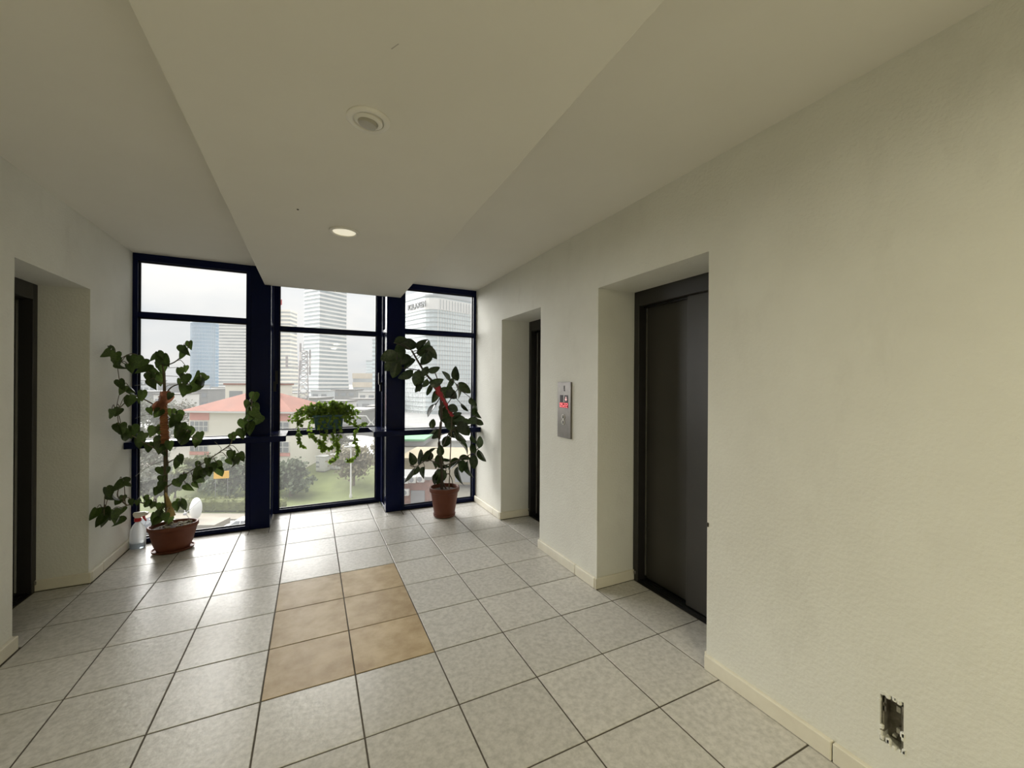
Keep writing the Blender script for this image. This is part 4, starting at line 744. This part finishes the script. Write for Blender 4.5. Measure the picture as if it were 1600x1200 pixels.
# cars in the street
def car(px, py, D, head, paint, label):
    p = at(px, py, D); r = empty('car', (p.x, p.y, CAM.z + ground_z(D) + .02), label, 'car'); r.rotation_euler = (0, 0, -YAW + head)
    def sec(x, zb, zs, zr, ws, wr): return [(x, -.86, zb), (x, .86, zb), (x, .90, zb + .25), (x, ws, zs), (x, wr, zr), (x, -wr, zr), (x, -ws, zs), (x, -.90, zb + .25)]
    S = [sec(-2.15, .35, .72, .74, .78, .72), sec(-2.0, .22, .86, .90, .84, .80), (sec(-1.2, .20, .92, .95, .86, .80)), sec(-.75, .20, .94, 1.02, .86, .76), sec(-.05, .20, .95, 1.42, .86, .62), sec(.9, .20, .96, 1.45, .86, .62), sec(1.65, .20, .97, 1.08, .86, .74), sec(2.05, .24, .95, 1.0, .84, .78), sec(2.15, .40, .80, .82, .78, .74)]
    MB(1.0).loft(S).build('body', paint, r, smooth='auto', fix=True)
    for s in (-1, 1):
        for x0, x1, t0, t1 in ((-.55, .35, -.02, .35), (.42, 1.35, .42, 1.05)):
            MB(1.0).loft([[(x0, s * .845, .98), (x1, s * .845, .98), (x1, s * .80, 1.0), (x0, s * .80, 1.0)], [(t0, s * .66, 1.37), (t1, s * .66, 1.37), (t1, s * .60, 1.37), (t0, s * .60, 1.37)]]).build('side_window', 'window_dark', r, fix=True)
        for x in (-1.35, 1.3):
            wb = MB(1.0).lathe([(.001, -.1), (.30, -.1), (.32, -.06), (.32, .06), (.30, .1), (.001, .1)], n=20).build('wheel', 'tyre', r, smooth='auto'); wb.matrix_local = Matrix.Translation((x, s * .82, .31)) @ Matrix.Rotation(PI / 2, 4, 'X')
            hc = MB(1.0).lathe([(.001, .105), (.20, .105), (.21, .09)], n=14).build('hubcap', 'chrome', wb)
    MB(1.0).loft([[(-.82, -.66, 1.0), (-.82, .66, 1.0), (-.74, .66, 1.0), (-.74, -.66, 1.0)], [(-.14, -.55, 1.395), (-.14, .55, 1.395), (-.06, .55, 1.395), (-.06, -.55, 1.395)]]).build('windscreen', 'window_dark', r, fix=True)
car(374, 822, 38.4, 0.15, 'car_paint', 'white saloon car parked beyond the left navy column')
car(232, 838, 38.5, 0.0, 'dark_car_paint', 'dark car in the street seen past the spray bottle')
# trees
def tree(px, D, h, rad, m, label, kind='round', seed=0, n=1500, zb=None, group=None, name='tree', leaf=.30):
    r_ = random.Random(seed); p = at(px, 602, D); z0 = ground_z(D) if zb is None else zb
    t = empty(name, (p.x, p.y, CAM.z + z0), label, 'tree', group)
    b = MB(1.0); b.tube([(0, 0, -.2), (.1, 0, h * .45), (0, .1, h * .92)], .22 if kind != 'shrub' else .08, 7, .04)
    br = []
    for k in range(22 if kind != 'bare' else 46):
        z = h * r_.uniform(.18, .85); a = r_.uniform(0, 2 * PI); tt = z / h
        L = rad * ((1.12 - tt) if kind == 'pine' else (1.0 - abs(tt - .5) * .9)) * r_.uniform(.6, 1)
        e = Vector((L * math.cos(a), L * math.sin(a), z + (L * .15 if kind == 'pine' else L * .55))); s_ = Vector((0, 0, z)); b.tube([s_, (s_ + e) / 2 + Vector((0, 0, .1)), e], .05, 4, .012); br.append((s_, e))
        if kind == 'bare':
            for q in range(5):
                m0 = s_.lerp(e, r_.uniform(.4, 1)); b.tube([m0, m0 + Vector((r_.gauss(0, .6), r_.gauss(0, .6), r_.uniform(.2, 1)))], .018, 3, .006)
    b.build('trunk', 'bark', t)
    c = MB(1.0)
    for k in range(n):
        s_, e = r_.choice(br); q = s_.lerp(e, r_.uniform(.35, 1.08)) + Vector((r_.gauss(0, rad * .16), r_.gauss(0, rad * .16), r_.gauss(0, rad * .10)))
        n_ = Vector((r_.gauss(0, 1), r_.gauss(0, 1), r_.gauss(0, 1) + .6)).normalized(); x = n_.orthogonal().normalized(); y = n_.cross(x); s = leaf * r_.uniform(.5, 1.2)
        c.add([tuple(q + x * s), tuple(q + y * s * .6), tuple(q - x * s), tuple(q - y * s * .6)], [(0, 1, 2, 3)])
    tag(c.build('foliage', m, t), kind='stuff'); return t
tree(455, 50.5, 5.0, 2.8, 'crown_dark', 'dark grey-green pine on the lawn in the middle window, left of the cabinets', 'pine', 1, 2600)
tree(553, 54, 4.6, 3.0, 'crown_brown', 'brownish tree on the lawn behind the white lamp post', 'round', 2, 1700)
tree(602, 59, 4.4, 2.0, 'crown_brown', 'brownish tree against the right jamb of the middle window', 'round', 12, 1300)
tree(355, 50, 5.0, 3.1, 'crown_dark', 'dark pine in the left window right of the satellite dish', 'pine', 3, 2400)
tree(402, 52, 5.0, 2.2, 'crown_dark', 'dark pine partly behind the left navy column', 'pine', 4, 1800)
tree(240, 62, 9.2, 4.0, 'crown_grey', 'big grey leafless-looking tree behind the vine', 'round', 5, 2600)
tree(234, 53, 6.4, 2.6, 'crown_grey', 'smaller grey tree left of the red roofed house', 'bare', 6, 800)
tree(205, 70, 10.0, 3.0, 'crown_grey', 'grey tree at the left edge of the left window', 'round', 7, 1700)
tree(312, 52, 4.2, 2.1, 'crown_olive', 'olive tree on the lawn behind the satellite dish', 'round', 8, 1500)
tree(274, 49, 3.4, 1.6, 'crown_olive', 'olive tree on the lawn right above the oval pot', 'round', 9, 1400)
tree(531, 65, 5.0, 1.9, 'crown_grey', 'pale bare tree behind the two white cabinets', 'bare', 10, 350)
tree(500, 70, 5.0, 1.9, 'crown_brown', 'brown bare tree behind the left white cabinet', 'bare', 13, 500)
tree(284, 76, 8.0, 3.0, 'crown_grey', 'tall bare tree touching the left corner of the red roofed house', 'bare', 22, 700)
tree(243, 47, 4.2, 1.9, 'crown_grey', 'grey shrubby tree above the spray bottle', 'round', 23, 1500)
def hedge(la0, la1, D, h, label, seed):
    r_ = random.Random(seed); o_ = G((la0 + la1) / 2, D, ground_z(D)); t = empty('hedge', tuple(o_), label, 'hedge'); t.rotation_euler = (0, 0, -YAW); L = la1 - la0
    MB(1.0).cbox(-L / 2, -.5, 0, L / 2, .5, h * .85, .2).build('core', 'hedge_leaf', t)
    c = MB(1.0)
    for k in range(int(L * 130)):
        q = Vector((r_.uniform(-L / 2, L / 2), r_.uniform(-.65, .65), r_.uniform(0, h))); n_ = Vector((r_.gauss(0, 1), r_.gauss(0, 1), r_.gauss(0, 1) + .4)).normalized(); x = n_.orthogonal().normalized(); y = n_.cross(x); s = .16 * r_.uniform(.5, 1.3)
        c.add([tuple(q + x * s), tuple(q + y * s * .6), tuple(q - x * s), tuple(q - y * s * .6)], [(0, 1, 2, 3)])
    tag(c.build('foliage', 'hedge_leaf', t), kind='stuff')
hedge(-37, -25, 45.2, 1.5, 'clipped olive hedge along the street beyond the left window', 1)

# ================================================================== PLANTS (tiles)
def heart_leaf_mesh(name, mats, seed, fold=.18, droop=.25):
    r = random.Random(seed)
    half = [(0, .02), (.10, -.07), (.26, -.09), (.41, .02), (.47, .20), (.42, .42), (.30, .63), (.15, .83), (0, 1.0)]
    vs, fs, mi = [], [], []
    ys = [.02, .10, .22, .36, .50, .64, .78, .90, 1.0]
    def bend(x, y):
        z = fold * abs(x) - droop * y * y + .05 * math.sin(9 * x + seed) * y + .03 * math.cos(7 * y + seed)
        return (x * (1 + .08 * math.sin(5 * y + seed)), y, z)
    n = len(half)
    for i in range(n): vs.append(bend(0, ys[i]))
    for s in (1, -1):
        o = len(vs)
        for i in range(n): vs.append(bend(s * half[i][0], half[i][1]))
        m = len(vs)
        for i in range(n): vs.append(bend(s * half[i][0] * .5, (half[i][1] + ys[i]) / 2))
        for i in range(n - 1):
            q = [(i, m + i, m + i + 1, i + 1), (m + i, o + i, o + i + 1, m + i + 1)]
            for f in q: fs.append(f if s < 0 else f[::-1])
    me = bpy.data.meshes.new(name); me.from_pydata(vs, [], fs); me.materials.append(MATS[mats]); me.polygons.foreach_set('use_smooth', [True] * len(me.polygons)); me.update(); return me
def oval_leaf_mesh(name, mats, seed, fold=.22, droop=.18):
    vs, fs = [], []; n = 9
    for i in range(n):
        t = i / (n - 1); w_ = .30 * math.sin(PI * t) ** .62 * (1.0 + .12 * math.cos(PI * t)) if 0 < t < 1 else 0
        for x in (-1, -.5, 0, .5, 1):
            xx = x * w_; vs.append((xx, t, fold * abs(xx) - droop * t * t + .012 * math.sin(seed + 6 * t + 3 * x)))
    for i in range(n - 1):
        for k in range(4): fs.append((i * 5 + k, i * 5 + k + 1, i * 5 + k + 6, i * 5 + k + 5))
    me = bpy.data.meshes.new(name); me.from_pydata(vs, [], fs); me.materials.append(MATS[mats]); me.polygons.foreach_set('use_smooth', [True] * len(me.polygons)); me.update(); return me
def nearest(p, lines):
    best = None
    for L in lines:
        for q in L:
            d = (q - p).length
            if best is None or d < best[0]: best = (d, q)
    return best[1]
def put_leaf(me, base, tip_dir, normal, size, parent, off, wide=1.0):
    y = tip_dir.normalized(); z = normal - y * normal.dot(y); z.normalize(); x = y.cross(z)
    o = bpy.data.objects.new('leaf', me); col.objects.link(o); o.parent = parent
    m = Matrix(((x.x, y.x, z.x, 0), (x.y, y.y, z.y, 0), (x.z, y.z, z.z, 0), (0, 0, 0, 1)))
    o.matrix_local = Matrix.Translation((base - Vector(off)) * T) @ m @ Matrix.Diagonal((size * T * wide, size * T, size * T, 1)); return o

# --- left: vine-like pot plant
PL = (-2.14, 5.66, 0.0)
pl = empty('potted_plant', at0(PL), 'tall vining plant with heart-shaped leaves in an oval terracotta pot by the left window', 'plant')
prof = [(.30, .035), (.335, .05), (.395, .18), (.445, .36), (.475, .465), (.49, .48), (.505, .495), (.505, .552), (.49, .565), (.465, .56), (.45, .54), (.44, .45)]
MB().lathe(prof, n=48, ex=.86, ey=.66, rot=.25, close=False).build('pot', 'terracotta', pl, smooth='auto')
MB().lathe([(.001, .004), (.36, .004), (.41, .03), (.425, .065), (.40, .065), (.385, .04), (.001, .032)], n=48, ex=.88, ey=.70, rot=.25, close=False).build('saucer', 'terracotta', pl, smooth='auto', fix=True)
so = MB().lathe([(.44, .45), (.446, .49), (.30, .52), (.15, .535), (.001, .535)], n=32, ex=.86, ey=.66, rot=.25).build('soil', 'soil', pl, smooth='auto')
b = MB()
for k in range(40):
    a, rr = rnd.uniform(0, 2 * PI), math.sqrt(rnd.random()) * .33; s = rnd.uniform(.01, .03); x, y = rr * math.cos(a) * .9 + .08, rr * math.sin(a) * .66
    b.box(x - s, y - s * .6, .515, x + s, y + s * .6, .54 + rnd.uniform(0, .02))
tag(b.build('soil_litter', 'soil_litter', so), kind='stuff')
lines = [smooth_path([Vector(q) for q in L]) for L in LEFT_STEMS]
b = MB(off=PL)
for k, L in enumerate(lines): b.tube(L, .030 if k == 0 else .015, 6, .014 if k == 0 else .008)
hearts = [heart_leaf_mesh('leaf', 'leaf', s, f, d) for s, f, d in ((1, .25, .35), (2, .6, .45), (3, .12, .25), (4, 1.0, .5), (5, .4, .15))]
camT = CAM / T
pet = []
for k, (x, y, z, s) in enumerate(LEFT_LEAVES):
    c = Vector((x, y, z)); v = (camT - c).normalized(); h = Vector((v.y, -v.x, 0)).normalized() * -1
    q = nearest(c, lines); away = (c - q); lat = max(-1, min(1, away.dot(h) * 4))
    ang = -PI / 2 + lat * .45 + rnd.gauss(0, .38)
    tip = h * math.cos(ang) + Vector((0, 0, 1)) * math.sin(ang) + v * rnd.uniform(-.25, .35)
    nrm = v + h * rnd.gauss(0, .55) + Vector((0, 0, 1)) * rnd.uniform(-.1, .6)
    if rnd.random() < .12: nrm = -nrm
    s *= rnd.uniform(.92, 1.18); tip.normalize(); base = c - tip * s * .5
    put_leaf(hearts[rnd.randrange(5)], base, tip, nrm, s, pl, PL, rnd.uniform(.70, 1.0)); pet.append((q, base))
for q, base in pet:
    mid = (q + base) / 2 + Vector((0, 0, min(.12, .3 * (q - base).length))); b.tube(smooth_path([q, mid, base], 3), .007, 4)
b.build('stem', 'stem', pl, smooth='auto')
b = MB(off=PL)
for L in LEFT_STRINGS: b.tube(smooth_path(L), .005, 4)
tag(b.build('tie_string', 'string', pl), kind='stuff')
a0, a1, a2 = (Vector(q) for q in LEFT_WRAP); b = MB(off=PL); path = smooth_path([a0, a1, a2], 16); n = len(path)
rings = []
for i, q in enumerate(path):
    for h_, rr in ((0, .062), (.5, .082)):
        if i + h_ > n - 1: continue
        p_ = q.lerp(path[min(i + 1, n - 1)], h_); rr *= 1 + .10 * math.sin(i * 2.3)
        rings.append([(p_.x + rr * math.cos(2 * PI * k / 12), p_.y + rr * math.sin(2 * PI * k / 12), p_.z + .012 * math.cos(2 * PI * k / 12)) for k in range(12)])
b.loft(rings); b.build('coir_wrap', 'coir_wrap', pl, smooth='auto', fix=True)
b = MB(off=PL); b.tube([a2 + Vector((.02, .03, 0)), a0 + Vector((.02, .03, .5))], .018, 6); b.tube([Vector((a2.x + .02, a2.y + .03, .56)), a2 + Vector((.02, .03, 0))], .018, 6); b.build('support_stake', 'stem', pl)
b = MB(off=PL)
s0 = [Vector(q) for q in LEFT_STAKE]; b.tube(smooth_path(s0), .075, 7, .012)
for k in range(4): b.tube([s0[0] + Vector((rnd.uniform(-.07, .07), -.03, 0)), s0[1] + Vector((rnd.uniform(-.04, .04), -.03, .02))], .012, 5, .005)
b.build('straw_wrap', 'straw', pl, smooth='auto')
d0, d1, d2 = (Vector(q) for q in LEFT_DRY)
o = put_leaf(heart_leaf_mesh('dry_leaf', 'dry_leaf', 9, 1.3, .3), d0, d2 - d0, (camT - d0).normalized() + Vector((.9, 0, 0)), (d2 - d0).length * 1.05, pl, PL, .8); o.name = 'dry_leaf'; o['label'] = 'dry reddish brown hanging leaf'
o = put_leaf(hearts[3].copy(), d1 + Vector((.0, 0, .02)), d2 - d1 + Vector((-.1, 0, -.1)), (camT - d0).normalized(), .26, pl, PL, .8); o.data.materials[0] = MATS['dry_leaf']; o.name = 'dry_leaf'

# --- right: rubber plant
PR = (3.75, 5.41, 0.0)
pg = empty('potted_plant', at0(PR), 'tall dark rubber plant with oval leaves in a round terracotta pot by the right window', 'plant')
MB().lathe([(.265, .03), (.27, .05), (.31, .30), (.355, .60), (.365, .665), (.39, .675), (.405, .70), (.405, .775), (.395, .80), (.37, .80), (.355, .775), (.345, .66)], n=48, close=False).build('pot', 'terracotta', pg, smooth='auto')
MB().lathe([(.001, .004), (.25, .004), (.29, .03), (.30, .085), (.285, .085), (.265, .04), (.001, .03)], n=48, close=False).build('saucer', 'terracotta', pg, smooth='auto', fix=True)
MB().lathe([(.355, .66), (.357, .70), (.2, .725), (.001, .735)], n=32).build('soil', 'soil', pg, smooth='auto')
lines = [smooth_path([Vector(q) for q in L]) for L in RIGHT_STEMS]
b = MB(off=PR)
for k, L in enumerate(lines): b.tube(L, (.042, .022)[k] if k < 2 else .014, 7, .024 if k == 0 else .010)
ovals = [oval_leaf_mesh('leaf', 'rubber_leaf', s, f, d) for s, f, d in ((1, .25, .18), (2, .5, .25), (3, .1, .08), (4, .7, .3))]
for k, (x, y, z, s, ang, wd) in enumerate(RIGHT_LEAVES):
    c = Vector((x, y, z)); v = (camT - c).normalized(); h = Vector((-v.y, v.x, 0)).normalized(); ang = math.radians(ang)
    tip = (h * math.cos(ang) + Vector((0, 0, 1)) * math.sin(ang) + v * rnd.uniform(-.2, .3)).normalized()
    side = tip.cross(v).normalized(); tw = math.acos(max(.25, min(1, wd))) * rnd.choice((-1, 1))
    nrm = v * math.cos(tw) + side * math.sin(tw) + Vector((0, 0, .15)); s *= 1.16; base = c - tip * s * .5
    o = put_leaf(ovals[k % 4], base, tip, nrm, s, pg, PR, 1.12)
    q = nearest(base, lines); b.tube(smooth_path([q, (q + base) / 2 + Vector((0, 0, .02)), base], 3), .009, 4)
b.build('stem', 'stem_dark', pg, smooth='auto')
b = MB(off=PR); rp = smooth_path([Vector(q) for q in RIGHT_RIBBON], 6)
rings = [[(q.x + (.085 + .03 * math.sin(i * 1.9)) * (.6 if i > 9 else 1) * math.cos(2 * PI * k / 8), q.y + .05 * math.sin(2 * PI * k / 8), q.z + .02 * math.cos(4 * PI * k / 8)) for k in range(8)] for i, q in enumerate(rp)]
b.loft(rings); b.build('ribbon', 'red_tape', pg, smooth='auto', fix=True)['label'] = 'red tape wound around the stem'
b = MB(off=PR); e = Vector(RIGHT_RIBBON[-1]); b.tube([Vector((PR[0] + .12, PR[1] - .02, .70)), e, Vector(RIGHT_RIBBON[0]) + Vector((-.05, 0, .3))], .014, 6); b.build('support_stake', 'stem', pg)

# --- middle: ivy in a trough on the rail
PI_ = (.93, 7.24, 2.30)
iv = empty('ivy_planter', at0(PI_), 'teal rectangular planter of trailing ivy standing on the middle window rail', 'planter')
def rect(cx, cy, a, c, z): return [(cx - a, cy - c, z), (cx + a, cy - c, z), (cx + a, cy + c, z), (cx - a, cy + c, z)]
b = MB(off=PI_); cx, cy = PI_[0], PI_[1]
b.loft([rect(cx, cy, .34, .15, 2.30), rect(cx, cy, .375, .175, 2.64), rect(cx, cy, .41, .205, 2.645), rect(cx, cy, .415, .205, 2.70), rect(cx, cy, .38, .175, 2.70), rect(cx, cy, .37, .165, 2.62)])
b.build('trough', 'teal_plastic', iv, bevel=0.004)
b = MB(off=PI_); b.loft([rect(cx, cy, .365, .16, 2.61), rect(cx, cy, .36, .155, 2.66)]); b.build('soil', 'soil', iv)
def small_leaf(b, p, d, nrm, s):
    y = d.normalized(); z = nrm - y * nrm.dot(y); z.normalize(); x = y.cross(z)
    sh = [(0, 0, 0), (.42, .12, .10), (.45, .45, .08), (0, 1.05, -.15), (-.45, .45, .08), (-.42, .12, .10), (0, .45, -.02)]
    b.add([tuple(p + (x * a + y * c + z * e) * s) for a, c, e in sh], [(0, 1, 6), (1, 2, 6), (2, 3, 6), (3, 4, 6), (4, 5, 6), (5, 0, 6)])
bl, bs = MB(off=PI_), MB(off=PI_); rv = random.Random(5)
def rdir(): return Vector((rv.gauss(0, 1), rv.gauss(0, 1), rv.gauss(0, 1))).normalized()
for k in range(105):                                    # arching runners of the mound
    a = rv.uniform(-1, 1); x0 = cx + a * .36; top = .36 * math.sqrt(max(0.05, 1 - (a * .75) ** 2)) * rv.uniform(.2, 1.12)
    out = a * rv.uniform(.15, 1.0) * .68; fwd = rv.uniform(-.22, .10) if abs(a) > .55 else rv.uniform(-.08, .14)
    drop = rv.uniform(-.30, .12) if abs(out) > .18 else rv.uniform(.05, .25)
    path = smooth_path([Vector((x0, cy + rv.uniform(-.1, .1), 2.66)), Vector((x0 + out * .5, cy + fwd * .6, 2.68 + top)), Vector((x0 + out, cy + fwd, 2.68 + top * .7 + min(0, drop)))], 4)
    bs.tube(path, .005, 4)
    for q in path[2:]:
        for _ in range(2): small_leaf(bl, q + rdir() * .035, rdir() + Vector((0, -.3, -.5)), Vector((0, -1, .5)) + rdir() * .8, rv.uniform(.055, .10))
for L in IVY_STRANDS:
    path = smooth_path([Vector(q) for q in L], 7)
    q0 = path[0]; path = smooth_path([Vector((cx + (q0.x - cx) * .55, cy - .14, 2.70)), Vector((q0.x, 7.02, q0.z + .10 + max(0, 2.45 - q0.z))), q0], 5)[:-1] + path
    bs.tube(path, .006, 4)
    for q in path:
        for _ in range(2): small_leaf(bl, q + rdir() * .03, rdir() + Vector((0, -.2, -.9)), Vector((0, -1, .4)) + rdir() * .7, rv.uniform(.06, .105))
tag(bl.build('foliage', 'ivy_leaf', iv), kind='stuff'); bs.build('runner', 'stem', iv)

# --- spray bottle
PB = (-2.86, 6.12, 0.0); sb = empty('spray_bottle', at0(PB), 'clear plastic spray bottle with red and white trigger beside the oval pot', 'bottle')
MB().lathe([(.001, .004), (.12, .004), (.135, .02), (.138, .30), (.128, .40), (.085, .50), (.048, .55), (.045, .59)], n=28, ey=.75).build('body', 'bottle_plastic', sb, smooth='auto')
MB().lathe([(.001, .012), (.122, .014), (.126, .13), (.001, .132)], n=28, ey=.72).build('water', 'bottle_water', sb, smooth='auto')
MB().lathe([(.058, .575), (.062, .58), (.062, .645), (.05, .65)], n=20).build('collar', 'red_plastic', sb, smooth='auto')
MB().loft([rect(.0, 0, .045, .04, .65), rect(.01, 0, .06, .045, .68), rect(.05, 0, .12, .045, .70), rect(.05, 0, .13, .04, .75), rect(.02, 0, .09, .025, .775)]).build('spray_head', 'white_plastic', sb, bevel=0.004)
MB().loft([[(.06, -.02, .70), (.12, -.02, .70), (.12, .02, .70), (.06, .02, .70)], [(.09, -.02, .63), (.12, -.02, .64), (.12, .02, .64), (.09, .02, .63)], [(.13, -.018, .565), (.15, -.018, .575), (.15, .018, .575), (.13, .018, .565)]]).build('trigger', 'red_plastic', sb)
MB().tube([(0, 0, .05), (0, 0, .60)], .008, 6).build('dip_tube', 'white_plastic', sb)
